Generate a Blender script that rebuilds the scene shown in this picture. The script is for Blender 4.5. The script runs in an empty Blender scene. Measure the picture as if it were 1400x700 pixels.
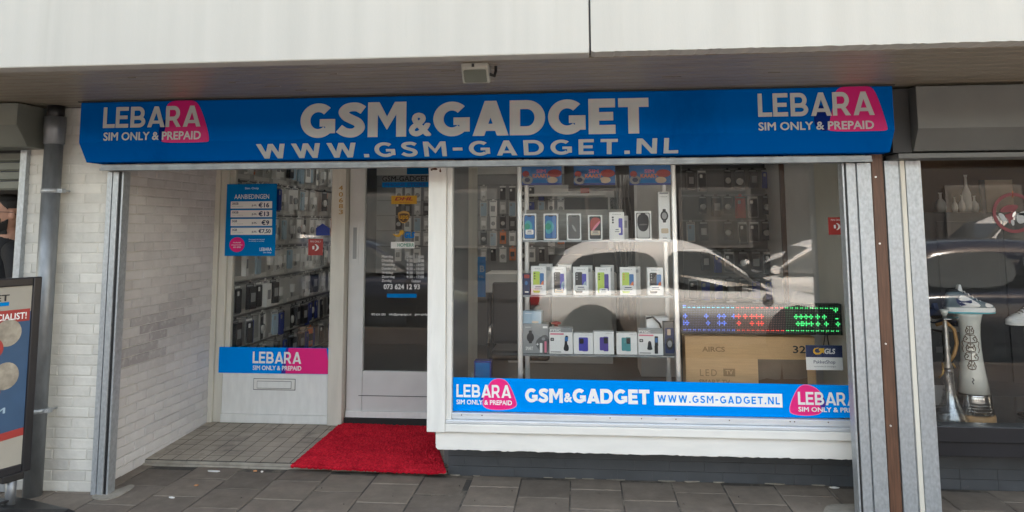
import bpy, bmesh, math, random
import numpy as np
from mathutils import Vector, Matrix
from math import sin, cos, pi, radians, sqrt, atan2

random.seed(7)
SC = bpy.context.scene
COL = SC.collection

# ------------------------------------------------------------------ camera
VZ = np.array([662.0, -9330.0]); VX = np.array([-10050.0, 351.0])   # vanishing points measured in the photograph (1400x700)
FPX, PX, PY = 1000.0, 700.0, 203.254
def _ray(x, y): return np.array([x - PX, y - PY, FPX])
_Z = _ray(*VZ); _Z /= np.linalg.norm(_Z)
_X = -_ray(*VX); _X = _X - _Z * _X.dot(_Z); _X /= np.linalg.norm(_X)
_Y = np.cross(_Z, _X)
RW = np.array([_X, _Y, _Z])
CAM = np.array([2.825, -4.204, 1.55])
def at(px, py, Y=0.0):
    d = RW @ _ray(px, py); t = (Y - CAM[1]) / d[1]; return CAM + d * t
def atz(px, py, Z=0.0):
    d = RW @ _ray(px, py); t = (Z - CAM[2]) / d[2]; return CAM + d * t
def atx(px, py, X=0.0):
    d = RW @ _ray(px, py); t = (X - CAM[0]) / d[0]; return CAM + d * t
def atp(px, py, p0, n):
    d = RW @ _ray(px, py); n = np.array(n); t = (np.array(p0) - CAM).dot(n) / d.dot(n); return CAM + d * t

cam_d = bpy.data.cameras.new('camera'); cam = bpy.data.objects.new('camera', cam_d); COL.objects.link(cam)
m = Matrix.Identity(4)
for i in range(3):
    m[i][0] = RW[i][0]; m[i][1] = -RW[i][1]; m[i][2] = -RW[i][2]; m[i][3] = CAM[i]
cam.matrix_world = m
cam_d.sensor_width = 36.0; cam_d.lens = 36.0 * FPX / 1400.0
cam_d.shift_y = -(350.0 - PY) / 1400.0; cam_d.shift_x = 0.0
cam_d.clip_start = 0.05; cam_d.clip_end = 600.0
SC.camera = cam

# ------------------------------------------------------------------ light
SUN_EL, SUN_AZ = radians(52), radians(24)
wd = bpy.data.worlds.new('World'); SC.world = wd; wd.use_nodes = True
nt = wd.node_tree; nt.nodes.clear()
sky = nt.nodes.new('ShaderNodeTexSky'); sky.sky_type = 'NISHITA'; sky.sun_disc = False
sky.sun_elevation = SUN_EL; sky.sun_rotation = SUN_AZ; sky.air_density = 1.0; sky.dust_density = 2.5; sky.ozone_density = 1.0
bg = nt.nodes.new('ShaderNodeBackground'); bg.inputs['Strength'].default_value = 0.15
wo = nt.nodes.new('ShaderNodeOutputWorld')
haz = nt.nodes.new('ShaderNodeMix'); haz.data_type = 'RGBA'; haz.blend_type = 'MULTIPLY'; haz.inputs[0].default_value = 1.0
haz.inputs[7].default_value = (1.0, 0.755, 0.525, 1)      # hazy, nearly neutral daylight sky
nt.links.new(sky.outputs[0], haz.inputs[6]); nt.links.new(haz.outputs[2], bg.inputs[0]); nt.links.new(bg.outputs[0], wo.inputs[0])
sl = bpy.data.lights.new('sun', 'SUN'); sl.energy = 2.0; sl.angle = radians(0.5); sl.color = (1.0, 0.95, 0.87)
so = bpy.data.objects.new('sun', sl); COL.objects.link(so)
sdir = Vector((sin(SUN_AZ) * cos(SUN_EL), cos(SUN_AZ) * cos(SUN_EL), sin(SUN_EL)))
so.rotation_euler = sdir.to_track_quat('Z', 'Y').to_euler(); so.location = (0, 5, 20)
SC.view_settings.view_transform = 'Standard'; SC.view_settings.look = 'None'; SC.view_settings.gamma = 1.0
SC.view_settings.exposure = 3.56
SC.view_settings.use_white_balance = False
SC.render.engine = 'CYCLES'
SC.cycles.use_denoising = True
SC.cycles.max_bounces = 12; SC.cycles.diffuse_bounces = 8; SC.cycles.transparent_max_bounces = 24
SC.cycles.sample_clamp_indirect = 6.0

# ------------------------------------------------------------------ materials
MATS = {}
def pm(name, col, rough=0.6, metal=0.0, var=0.08, scale=6.0, bump=0.0, bscale=60.0, spec=0.5, stretch=None, emit=0.0, coat=0.0, dirt=None):
    """principled material: base colour with a soft procedural variation and optional bump and dirt patches"""
    if name in MATS: return MATS[name]
    mt = bpy.data.materials.new(name); mt.use_nodes = True
    n = mt.node_tree; b = n.nodes['Principled BSDF']
    b.inputs['Roughness'].default_value = rough; b.inputs['Metallic'].default_value = metal
    b.inputs['Specular IOR Level'].default_value = spec
    if coat: b.inputs['Coat Weight'].default_value = coat; b.inputs['Coat Roughness'].default_value = 0.08
    tc = n.nodes.new('ShaderNodeTexCoord'); src = tc.outputs['Object']
    if stretch:
        mp = n.nodes.new('ShaderNodeMapping'); mp.inputs['Scale'].default_value = stretch
        n.links.new(src, mp.inputs[0]); src = mp.outputs[0]
    nz = n.nodes.new('ShaderNodeTexNoise'); nz.inputs['Scale'].default_value = scale; nz.inputs['Detail'].default_value = 6
    n.links.new(src, nz.inputs['Vector'])
    rp = n.nodes.new('ShaderNodeMapRange'); rp.inputs[1].default_value = 0.3; rp.inputs[2].default_value = 0.7
    n.links.new(nz.outputs[0], rp.inputs[0])
    mx = n.nodes.new('ShaderNodeMix'); mx.data_type = 'RGBA'
    c = np.array(col[:3])
    mx.inputs[6].default_value = (*np.clip(c * (1 - var), 0, 1), 1); mx.inputs[7].default_value = (*np.clip(c * (1 + var), 0, 1), 1)
    n.links.new(rp.outputs[0], mx.inputs[0]); out = mx.outputs[2]
    if dirt:   # (colour, scale, threshold, amount)
        dz = n.nodes.new('ShaderNodeTexNoise'); dz.inputs['Scale'].default_value = dirt[1]; dz.inputs['Detail'].default_value = 9; dz.inputs['Roughness'].default_value = 0.7
        n.links.new(src, dz.inputs['Vector'])
        dr = n.nodes.new('ShaderNodeMapRange'); dr.inputs[1].default_value = dirt[2]; dr.inputs[2].default_value = dirt[2] + 0.12; dr.inputs[4].default_value = dirt[3]
        n.links.new(dz.outputs[0], dr.inputs[0])
        m2 = n.nodes.new('ShaderNodeMix'); m2.data_type = 'RGBA'; m2.inputs[7].default_value = (*dirt[0], 1)
        n.links.new(dr.outputs[0], m2.inputs[0]); n.links.new(out, m2.inputs[6]); out = m2.outputs[2]
    n.links.new(out, b.inputs['Base Color'])
    if bump:
        bz = n.nodes.new('ShaderNodeTexNoise'); bz.inputs['Scale'].default_value = bscale; bz.inputs['Detail'].default_value = 5
        n.links.new(src, bz.inputs['Vector'])
        bp = n.nodes.new('ShaderNodeBump'); bp.inputs['Strength'].default_value = bump; bp.inputs['Distance'].default_value = 0.004
        n.links.new(bz.outputs[0], bp.inputs['Height']); n.links.new(bp.outputs[0], b.inputs['Normal'])
    if emit:
        b.inputs['Emission Color'].default_value = (*col[:3], 1); b.inputs['Emission Strength'].default_value = emit
    MATS[name] = mt; return mt

def glass(name, tint=(0.992, 0.998, 0.995), ior=1.47):
    mt = bpy.data.materials.new(name); mt.use_nodes = True; n = mt.node_tree; n.nodes.clear()
    o = n.nodes.new('ShaderNodeOutputMaterial'); mix = n.nodes.new('ShaderNodeMixShader')
    fr = n.nodes.new('ShaderNodeFresnel'); fr.inputs['IOR'].default_value = ior
    tr = n.nodes.new('ShaderNodeBsdfTransparent'); tr.inputs[0].default_value = (*tint, 1)
    gl = n.nodes.new('ShaderNodeBsdfGlossy'); gl.inputs['Roughness'].default_value = 0.0
    n.links.new(fr.outputs[0], mix.inputs[0]); n.links.new(tr.outputs[0], mix.inputs[1]); n.links.new(gl.outputs[0], mix.inputs[2])
    n.links.new(mix.outputs[0], o.inputs[0]); MATS[name] = mt; return mt

def attr_mat(name, lo, hi, attr, rough=0.8, bump=0.25, bscale=90, dark=None, spec=0.4):
    """colour runs from lo to hi with a per-face value stored in the mesh; optional second value 'wear' mixes to dark"""
    mt = bpy.data.materials.new(name); mt.use_nodes = True; n = mt.node_tree; b = n.nodes['Principled BSDF']
    b.inputs['Roughness'].default_value = rough; b.inputs['Specular IOR Level'].default_value = spec
    a = n.nodes.new('ShaderNodeAttribute'); a.attribute_name = attr
    tc = n.nodes.new('ShaderNodeTexCoord')
    nz = n.nodes.new('ShaderNodeTexNoise'); nz.inputs['Scale'].default_value = 9; nz.inputs['Detail'].default_value = 8; nz.inputs['Roughness'].default_value = 0.65
    n.links.new(tc.outputs['Object'], nz.inputs['Vector'])
    sep = n.nodes.new('ShaderNodeSeparateColor'); n.links.new(a.outputs['Color'], sep.inputs[0])
    ad = n.nodes.new('ShaderNodeMath'); ad.operation = 'MULTIPLY_ADD'; ad.inputs[1].default_value = 1.3; ad.inputs[2].default_value = -0.65
    n.links.new(nz.outputs[0], ad.inputs[0])
    a2 = n.nodes.new('ShaderNodeMath'); a2.operation = 'ADD'; a2.use_clamp = True
    n.links.new(ad.outputs[0], a2.inputs[0]); n.links.new(sep.outputs[0], a2.inputs[1])
    mx = n.nodes.new('ShaderNodeMix'); mx.data_type = 'RGBA'; mx.inputs[6].default_value = (*lo, 1); mx.inputs[7].default_value = (*hi, 1)
    n.links.new(a2.outputs[0], mx.inputs[0]); out = mx.outputs[2]
    if dark:
        m2 = n.nodes.new('ShaderNodeMix'); m2.data_type = 'RGBA'; m2.inputs[7].default_value = (*dark, 1)
        nz2 = n.nodes.new('ShaderNodeTexNoise'); nz2.inputs['Scale'].default_value = 24; nz2.inputs['Detail'].default_value = 8
        n.links.new(tc.outputs['Object'], nz2.inputs['Vector'])
        mr = n.nodes.new('ShaderNodeMapRange'); mr.inputs[1].default_value = 0.12; mr.inputs[2].default_value = 0.5
        n.links.new(nz2.outputs[0], mr.inputs[0])
        mu = n.nodes.new('ShaderNodeMath'); mu.operation = 'MULTIPLY'
        n.links.new(mr.outputs[0], mu.inputs[0]); n.links.new(sep.outputs[1], mu.inputs[1])
        n.links.new(mu.outputs[0], m2.inputs[0]); n.links.new(out, m2.inputs[6]); out = m2.outputs[2]
    n.links.new(out, b.inputs['Base Color'])
    bz = n.nodes.new('ShaderNodeTexNoise'); bz.inputs['Scale'].default_value = bscale; bz.inputs['Detail'].default_value = 6
    n.links.new(tc.outputs['Object'], bz.inputs['Vector'])
    bp = n.nodes.new('ShaderNodeBump'); bp.inputs['Strength'].default_value = bump; bp.inputs['Distance'].default_value = 0.004
    n.links.new(bz.outputs[0], bp.inputs['Height']); n.links.new(bp.outputs[0], b.inputs['Normal'])
    MATS[name] = mt; return mt

def M(n): return MATS[n]
pm('white_concrete', (0.395, 0.39, 0.36), 0.75, var=0.06, scale=1.6, bump=0.15, bscale=140, dirt=((0.31, 0.30, 0.265), 1.1, 0.58, 0.22), stretch=(5, 1, 0.28))
pm('soffit_groove_shade', (0.07, 0.06, 0.045), 0.8)  # shade inside the plank grooves, painted as a dark colour
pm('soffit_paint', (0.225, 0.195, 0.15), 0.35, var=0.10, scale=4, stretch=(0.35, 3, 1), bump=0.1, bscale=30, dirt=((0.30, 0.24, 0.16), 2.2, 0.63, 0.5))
pm('sign_blue_shaded', (0.0, 0.078, 0.32), 0.35, var=0.04, scale=2, spec=0.0, dirt=((0.0, 0.045, 0.20), 1.3, 0.55, 0.5), stretch=(1, 1, 0.5))  # blue darkened in the colour to stand for shade under the canopy
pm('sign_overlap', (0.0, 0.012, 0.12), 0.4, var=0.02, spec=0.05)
pm('sign_white_shaded', (0.345, 0.36, 0.365), 0.45, var=0.03, spec=0.25)  # white lettering greyed down: canopy shade is put into the colour
pm('sign_pink_shaded', (0.40, 0.0, 0.11), 0.35, var=0.02, spec=0.25)  # darker copy of the logo pink, canopy shade painted in
pm('sticker_blue', (0.0, 0.25, 0.80), 0.5, var=0.02, scale=3, spec=0.0)
pm('poster_blue', (0.0, 0.19, 0.52), 0.45, var=0.05, scale=5, spec=0.05)
pm('deep_blue', (0.004, 0.028, 0.25), 0.45, var=0.03)
pm('overlap_purple', (0.05, 0.015, 0.28), 0.4, var=0.03)
pm('logo_pink', (0.78, 0.006, 0.20), 0.4, var=0.02)
pm('logo_pink_edge', (0.85, 0.16, 0.34), 0.4, var=0.02)
pm('letter_white', (0.80, 0.80, 0.79), 0.5, var=0.02)
pm('letter_dark', (0.015, 0.016, 0.02), 0.5)
pm('letter_navy', (0.01, 0.025, 0.10), 0.5)
pm('print_white', (0.86, 0.86, 0.84), 0.5, var=0.02)
pm('poster_paper', (0.36, 0.34, 0.29), 0.5, var=0.06)
pm('poster_disc', (0.33, 0.295, 0.235), 0.5, var=0.3, scale=22, dirt=((0.25, 0.22, 0.18), 14, .52, .6))
pm('board_blue', (0.035, 0.085, 0.17), 0.5, var=0.1)
pm('print_red', (0.42, 0.03, 0.025), 0.5)
pm('print_yellow', (0.75, 0.42, 0.02), 0.5)
pm('print_orange', (0.75, 0.22, 0.07), 0.5)
pm('print_lime', (0.52, 0.68, 0.10), 0.5)
pm('print_green', (0.03, 0.30, 0.20), 0.5)
pm('print_teal', (0.08, 0.32, 0.34), 0.5)
pm('print_violet', (0.08, 0.05, 0.32), 0.5)
pm('print_indigo', (0.05, 0.05, 0.42), 0.45)
pm('print_sky', (0.03, 0.16, 0.42), 0.45)
pm('print_aqua', (0.06, 0.36, 0.42), 0.45)
pm('print_grey', (0.30, 0.31, 0.31), 0.5)
pm('print_pale_blue', (0.35, 0.48, 0.58), 0.5)
pm('print_pink', (0.70, 0.20, 0.28), 0.5)
pm('print_brown', (0.10, 0.05, 0.02), 0.5)
pm('print_cream', (0.62, 0.50, 0.36), 0.5)
pm('galvanised', (0.40, 0.425, 0.445), 0.42, metal=0.55, var=0.16, scale=70, bump=0.08, bscale=90, dirt=((0.25, 0.25, 0.24), 5, 0.60, 0.55), stretch=(1, 1, .6))
pm('galvanised_dark', (0.26, 0.28, 0.29), 0.5, metal=0.5, var=0.18, scale=18, dirt=((0.16, 0.16, 0.155), 7, 0.55, 0.5))
pm('zinc', (0.21, 0.222, 0.235), 0.45, metal=0.6, var=0.16, scale=9, stretch=(3, 3, 1), bump=0.08, bscale=20, dirt=((0.24, 0.255, 0.27), 5, 0.55, 0.6))
pm('aluminium', (0.72, 0.72, 0.71), 0.35, metal=0.7, var=0.05)
pm('stem_metal', (0.42, 0.42, 0.41), 0.32, metal=0.9, var=0.1)
pm('chrome', (0.62, 0.61, 0.59), 0.22, metal=1.0, var=0.05)
pm('brass', (0.42, 0.26, 0.09), 0.35, metal=0.9, var=0.12)
pm('rubber', (0.012, 0.012, 0.013), 0.55)
pm('black_plastic', (0.014, 0.014, 0.015), 0.42, var=0.15, scale=15, bump=0.1, bscale=150)
pm('black_paint', (0.018, 0.018, 0.021), 0.3, var=0.1)
pm('cream_wood', (0.62, 0.595, 0.52), 0.45, var=0.07, scale=5, stretch=(4, 4, 0.5), bump=0.1, bscale=40, dirt=((0.36, 0.31, 0.24), 8, 0.64, 0.5))
pm('cream_reveal', (0.88, 0.84, 0.73), 0.5, var=0.03)
pm('white_wood', (0.74, 0.73, 0.69), 0.42, var=0.05, scale=6, stretch=(0.7, 4, 3), bump=0.12, bscale=45, dirt=((0.42, 0.37, 0.30), 9, 0.655, 0.55))
pm('white_wood_post', (0.74, 0.735, 0.70), 0.42, var=0.06, scale=6, stretch=(4, 4, 0.6), bump=0.14, bscale=45, dirt=((0.35, 0.30, 0.24), 8, 0.63, 0.6))
pm('white_panel', (0.75, 0.755, 0.73), 0.5, var=0.05, scale=9, bump=0.2, bscale=70, stretch=(3, 3, 0.8), dirt=((0.5, 0.48, 0.44), 6, 0.63, 0.35))
pm('grey_door', (0.60, 0.605, 0.59), 0.42, var=0.05, scale=5, bump=0.05, bscale=60)
pm('sill_metal', (0.66, 0.68, 0.70), 0.38, metal=0.3, var=0.07, scale=12, stretch=(0.5, 3, 3), dirt=((0.35, 0.34, 0.33), 14, 0.62, 0.5))
pm('brown_timber', (0.10, 0.046, 0.025), 0.5, var=0.35, scale=9, stretch=(9, 9, 0.6), bump=0.35, bscale=40)
pm('worn_paint', (0.17, 0.14, 0.10), 0.7, var=0.3, scale=30)
pm('bare_wood', (0.09, 0.035, 0.02), 0.7, var=0.4, scale=40)
pm('plinth_paint', (0.062, 0.068, 0.076), 0.42, var=0.12, scale=7, bump=0.15, bscale=60, dirt=((0.16, 0.15, 0.13), 10, 0.62, 0.5))
pm('floor_tile', (0.38, 0.33, 0.265), 0.6, var=0.2, scale=5, bump=0.1, bscale=120, dirt=((0.14, 0.12, 0.10), 4, 0.52, 0.6))
pm('grout', (0.055, 0.05, 0.043), 0.9, var=0.2, scale=30)
pm('kerb_concrete', (0.30, 0.275, 0.23), 0.85, var=0.2, scale=14, bump=0.4, bscale=120, dirt=((0.12, 0.11, 0.09), 7, 0.52, 0.7))
pm('joint_sand', (0.22, 0.19, 0.15), 0.95, var=0.3, scale=8, bump=0.4, bscale=200, dirt=((0.05, 0.045, 0.04), 2.2, 0.40, 0.95))
pm('asphalt', (0.042, 0.042, 0.043), 0.85, var=0.25, scale=40, bump=0.5, bscale=300)
pm('shutter_grey', (0.105, 0.107, 0.104), 0.5, metal=0.2, var=0.10, scale=5, dirt=((0.10, 0.10, 0.095), 5, 0.55, 0.4))
pm('shutter_olive', (0.16, 0.17, 0.15), 0.5, metal=0.2, var=0.10, scale=5)
pm('interior_white', (0.82, 0.81, 0.78), 0.6, var=0.03)
pm('interior_grey', (0.30, 0.31, 0.31), 0.6, var=0.06)
pm('interior_dark', (0.03, 0.032, 0.035), 0.6)
pm('interior_floor', (0.07, 0.07, 0.07), 0.35, var=0.1)
pm('board_grey', (0.60, 0.60, 0.58), 0.6, var=0.05, scale=3)
pm('board_dark', (0.12, 0.12, 0.12), 0.6, var=0.08, scale=3)
pm('plank_grey', (0.36, 0.345, 0.32), 0.6, var=0.18, scale=8, stretch=(1, 1, 9))
pm('cardboard', (0.63, 0.40, 0.20), 0.75, var=0.06, scale=8, stretch=(1, 1, 12))
pm('cardboard_print', (0.33, 0.205, 0.095), 0.75)
pm('carton_photo', (0.14, 0.10, 0.065), 0.6, var=0.35, scale=4)
pm('leather_black', (0.012, 0.012, 0.013), 0.35, bump=0.2, bscale=200)
pm('red_sticker', (0.35, 0.035, 0.03), 0.45)
pm('ring_red', (0.13, 0.014, 0.02), 0.5)
pm('marble_dark', (0.06, 0.055, 0.05), 0.12, var=0.6, scale=5, coat=0.4)
pm('ceramic_white', (0.66, 0.66, 0.60), 0.15, var=0.02, coat=0.5)
pm('wood_light', (0.52, 0.31, 0.14), 0.45, var=0.12, scale=10)
pm('shoe_grey', (0.12, 0.165, 0.18), 0.6, bump=0.1, bscale=250)
pm('shoe_white', (0.72, 0.72, 0.70), 0.55, bump=0.1, bscale=250)
pm('shoe_navy', (0.03, 0.05, 0.12), 0.6, bump=0.1, bscale=250)
pm('shoe_black', (0.02, 0.02, 0.022), 0.6)
pm('hose_tan', (0.36, 0.20, 0.07), 0.6)
pm('skin', (0.46, 0.25, 0.175), 0.5, var=0.08, scale=20, bump=0.1, bscale=250)
pm('hair_black', (0.012, 0.010, 0.009), 0.6, var=0.4, scale=80, bump=0.8, bscale=220)
pm('shirt_black', (0.012, 0.012, 0.014), 0.85, bump=0.3, bscale=60)
pm('trouser_blue', (0.03, 0.04, 0.07), 0.85)
pm('car_white', (0.80, 0.80, 0.79), 0.5, var=0.01)
pm('car_silver', (0.45, 0.46, 0.47), 0.3, metal=0.3, var=0.01, coat=0.6)
pm('car_navy', (0.02, 0.025, 0.045), 0.2, var=0.01, coat=0.6)
pm('car_glass', (0.085, 0.095, 0.10), 0.05, var=0.01)
pm('tyre', (0.015, 0.015, 0.015), 0.8)
pm('lamp_red', (0.35, 0.01, 0.01), 0.2)
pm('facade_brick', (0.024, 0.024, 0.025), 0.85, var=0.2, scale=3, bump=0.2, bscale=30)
pm('roof_felt', (0.12, 0.12, 0.12), 0.9)
pm('lens_frosted', (0.20, 0.21, 0.18), 0.3)
pm('lamp_lens', (0.085, 0.09, 0.075), 0.35)
pm('lamp_housing', (0.26, 0.26, 0.235), 0.5)
pm('litter_paper', (0.60, 0.59, 0.56), 0.7)
pm('litter_leaf', (0.45, 0.22, 0.10), 0.8)
pm('rack_metal', (0.22, 0.22, 0.22), 0.4, metal=0.6)
mt_ = bpy.data.materials.new('frosted'); mt_.use_nodes = True; n_f = mt_.node_tree; n_f.nodes.clear()
o_f = n_f.nodes.new('ShaderNodeOutputMaterial'); t_f = n_f.nodes.new('ShaderNodeBsdfTranslucent'); t_f.inputs[0].default_value = (0.27, 0.28, 0.285, 1)
n_f.links.new(t_f.outputs[0], o_f.inputs[0]); MATS['frosted'] = mt_
mt_ = bpy.data.materials.new('crystal'); mt_.use_nodes = True; n_f = mt_.node_tree; n_f.nodes.clear()
o_f = n_f.nodes.new('ShaderNodeOutputMaterial'); a_f = n_f.nodes.new('ShaderNodeBsdfTransparent'); b_f = n_f.nodes.new('ShaderNodeBsdfGlossy'); b_f.inputs['Roughness'].default_value = .22
x_f = n_f.nodes.new('ShaderNodeMixShader'); x_f.inputs[0].default_value = .24; b_f.inputs[0].default_value = (.75, .78, .8, 1)
n_f.links.new(a_f.outputs[0], x_f.inputs[1]); n_f.links.new(b_f.outputs[0], x_f.inputs[2]); n_f.links.new(x_f.outputs[0], o_f.inputs[0]); MATS['crystal'] = mt_
glass('window_glass'); glass('shelf_glass', (0.90, 0.95, 0.93)); glass('clear_glass', (0.94, 0.95, 0.93), 1.5)
for nm, c in dict(led_blue=(0.10, 0.22, 1.0), led_red=(1.0, 0.07, 0.05), led_green=(0.08, 1.0, 0.25), led_cyan=(0.1, 0.7, 1.0)).items():
    pm(nm, c, 0.4, var=0.0, emit=0.13)
for nm, c in dict(led_dim_blue=(0.10, 0.12, 0.30), led_dim_red=(0.25, 0.10, 0.10), led_dim_green=(0.12, 0.26, 0.14)).items():
    pm(nm, c, 0.4, var=0.0)
attr_mat('painted_brick', (0.50, 0.485, 0.44), (0.68, 0.66, 0.60), 'tone', 0.6, 0.9, 28, dark=(0.27, 0.255, 0.245))
attr_mat('painted_brick_mauve', (0.54, 0.52, 0.51), (0.68, 0.66, 0.645), 'tone', 0.6, 0.9, 28, dark=(0.345, 0.325, 0.325))
attr_mat('paving', (0.112, 0.092, 0.073), (0.265, 0.222, 0.178), 'tone', 0.75, 0.35, 220, dark=(0.07, 0.062, 0.053))
attr_mat('carpet_red', (0.28, 0.003, 0.013), (0.80, 0.026, 0.05), 'tone', 0.95, 0.9, 400, spec=0.1)

# ------------------------------------------------------------------ mesh helpers
OFF = {}
def offset(o):
    while o is not None and o.parent is not None: o = o.parent
    return OFF.get(o.name, Vector((0, 0, 0))) if o is not None else Vector((0, 0, 0))

def thing(name, label, cat, loc=(0, 0, 0), rotz=0.0, group=None, local=False):
    o = bpy.data.objects.new(name, None); COL.objects.link(o)
    o.location = loc; o.rotation_euler = (0, 0, rotz); o['label'] = label; o['category'] = cat
    o.empty_display_size = 0.1
    if group: o['group'] = group
    OFF[o.name] = Vector((0, 0, 0)) if local else Vector([float(v) for v in loc])
    return o
def tag(o, label=None, cat=None, group=None, kind=None):
    if label: o['label'] = label
    if cat: o['category'] = cat
    if group: o['group'] = group
    if kind: o['kind'] = kind
    return o

class MB:
    def __init__(s): s.v = []; s.f = []; s.mi = []; s.sm = []; s.tone = []; s.cur = 0; s.t = (0.5, 0, 0)
    def add(s, vs, fs, smooth=False):
        b = len(s.v); s.v += [tuple(float(c) for c in v) for v in vs]
        for f in fs:
            s.f.append([b + i for i in f]); s.mi.append(s.cur); s.sm.append(smooth); s.tone.append(s.t)
        return s
    def mat(s, i): s.cur = i; return s
    def box(s, x0, x1, y0, y1, z0, z1):
        vs = [(x0, y0, z0), (x1, y0, z0), (x1, y1, z0), (x0, y1, z0), (x0, y0, z1), (x1, y0, z1), (x1, y1, z1), (x0, y1, z1)]
        return s.add(vs, [(0, 3, 2, 1), (4, 5, 6, 7), (0, 1, 5, 4), (1, 2, 6, 5), (2, 3, 7, 6), (3, 0, 4, 7)])
    def obox(s, c, ux, uy, uz):   # oriented box, half vectors
        c, ux, uy, uz = map(Vector, (c, ux, uy, uz)); vs = []
        for k in (-1, 1):
            for (i, j) in ((-1, -1), (1, -1), (1, 1), (-1, 1)): vs.append(c + ux * i + uy * j + uz * k)
        return s.add(vs, [(0, 3, 2, 1), (4, 5, 6, 7), (0, 1, 5, 4), (1, 2, 6, 5), (2, 3, 7, 6), (3, 0, 4, 7)])
    def prism(s, poly, d0, d1, axis='x'):   # poly in the two other axes, extruded d0..d1
        def P(a, b, d): return {'x': (d, a, b), 'y': (a, d, b), 'z': (a, b, d)}[axis]
        n = len(poly); vs = [P(a, b, d0) for a, b in poly] + [P(a, b, d1) for a, b in poly]
        fs = [tuple(range(n - 1, -1, -1)), tuple(range(n, 2 * n))] + [(i, (i + 1) % n, n + (i + 1) % n, n + i) for i in range(n)]
        return s.add(vs, fs)
    def plate(s, poly, o, u, v, n, th):   # flat plate: poly in (u,v) at origin o, thickness th along n
        o, u, v, n = map(Vector, (o, u, v, n)); k = len(poly)
        vs = [o + u * a + v * b + n * th for a, b in poly] + [o + u * a + v * b for a, b in poly]
        return s.add(vs, [tuple(range(k)), tuple(range(2 * k - 1, k - 1, -1))] + [(i, k + i, k + (i + 1) % k, (i + 1) % k) for i in range(k)])
    def tube(s, pts, r, n=10, caps=True):
        pts = [Vector(p) for p in pts]; rs = r if isinstance(r, (list, tuple)) else [r] * len(pts); vs = []
        ref = None
        for i, p in enumerate(pts):
            d = (pts[min(i + 1, len(pts) - 1)] - pts[max(i - 1, 0)]).normalized()
            if ref is None: ref = d.orthogonal().normalized()
            ref = (ref - d * ref.dot(d)).normalized(); b = d.cross(ref)
            for k in range(n):
                a = 2 * pi * k / n; vs.append(p + (ref * cos(a) + b * sin(a)) * rs[i])
        fs = []
        for i in range(len(pts) - 1):
            for k in range(n): fs.append((i * n + k, i * n + (k + 1) % n, (i + 1) * n + (k + 1) % n, (i + 1) * n + k))
        s.add(vs, fs, True)
        if caps:
            b = len(s.v) - len(vs)
            for r_ in (range(n - 1, -1, -1), range(len(vs) - n, len(vs))):
                s.f.append([b + i for i in r_]); s.mi.append(s.cur); s.sm.append(False); s.tone.append(s.t)
        return s
    def lathe(s, prof, c=(0, 0, 0), n=28, squash=1.0):
        vs = []; c = Vector(c)
        for r, z in prof:
            for k in range(n):
                a = 2 * pi * k / n; vs.append(c + Vector((r * cos(a), r * sin(a) * squash, z)))
        fs = [(i * n + k, i * n + (k + 1) % n, (i + 1) * n + (k + 1) % n, (i + 1) * n + k) for i in range(len(prof) - 1) for k in range(n)]
        s.add(vs, fs, True)
        b = len(s.v) - len(vs)
        for r_ in (range(n - 1, -1, -1), range(len(vs) - n, len(vs))):
            s.f.append([b + i for i in r_]); s.mi.append(s.cur); s.sm.append(False); s.tone.append(s.t)
        return s
    def loft(s, rings, cap=True, closed=True):
        n = len(rings[0]); vs = [p for r in rings for p in r]; fs = []
        for i in range(len(rings) - 1):
            for k in range(n if closed else n - 1): fs.append((i * n + k, i * n + (k + 1) % n, (i + 1) * n + (k + 1) % n, (i + 1) * n + k))
        s.add(vs, fs, True)
        if cap:
            b = len(s.v) - len(vs)
            for r_ in (range(n - 1, -1, -1), range(len(vs) - n, len(vs))):
                s.f.append([b + i for i in r_]); s.mi.append(s.cur); s.sm.append(True); s.tone.append(s.t)
        return s
    def mesh(s, name, mats, off=Vector((0, 0, 0))):
        me = bpy.data.meshes.new(name); me.from_pydata([(v[0] - off[0], v[1] - off[1], v[2] - off[2]) for v in s.v], [], s.f)
        for mt in (mats if isinstance(mats, (list, tuple)) else [mats]): me.materials.append(M(mt) if isinstance(mt, str) else mt)
        me.polygons.foreach_set('material_index', s.mi); me.polygons.foreach_set('use_smooth', s.sm)
        if any(t != (0.5, 0, 0) for t in s.tone):
            ca = me.color_attributes.new('tone', 'FLOAT_COLOR', 'CORNER')
            for p in me.polygons:
                t = s.tone[p.index]
                for li in p.loop_indices: ca.data[li].color = (t[0], t[1], t[2], 1)
        bm = bmesh.new(); bm.from_mesh(me); bmesh.ops.recalc_face_normals(bm, faces=bm.faces); bm.to_mesh(me); bm.free()
        me.update(); return me
    def build(s, name, mats, parent=None, bev=0.0, seg=2, loc=None, subd=0):
        o = bpy.data.objects.new(name, s.mesh(name, mats, offset(parent))); COL.objects.link(o)
        if parent is not None: o.parent = parent
        if loc is not None: o.location = loc
        if bev:
            b = o.modifiers.new('bevel', 'BEVEL'); b.width = bev; b.segments = seg; b.limit_method = 'ANGLE'; b.angle_limit = radians(40)
        if subd:
            b = o.modifiers.new('subd', 'SUBSURF'); b.levels = subd; b.render_levels = subd
        return o

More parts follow.
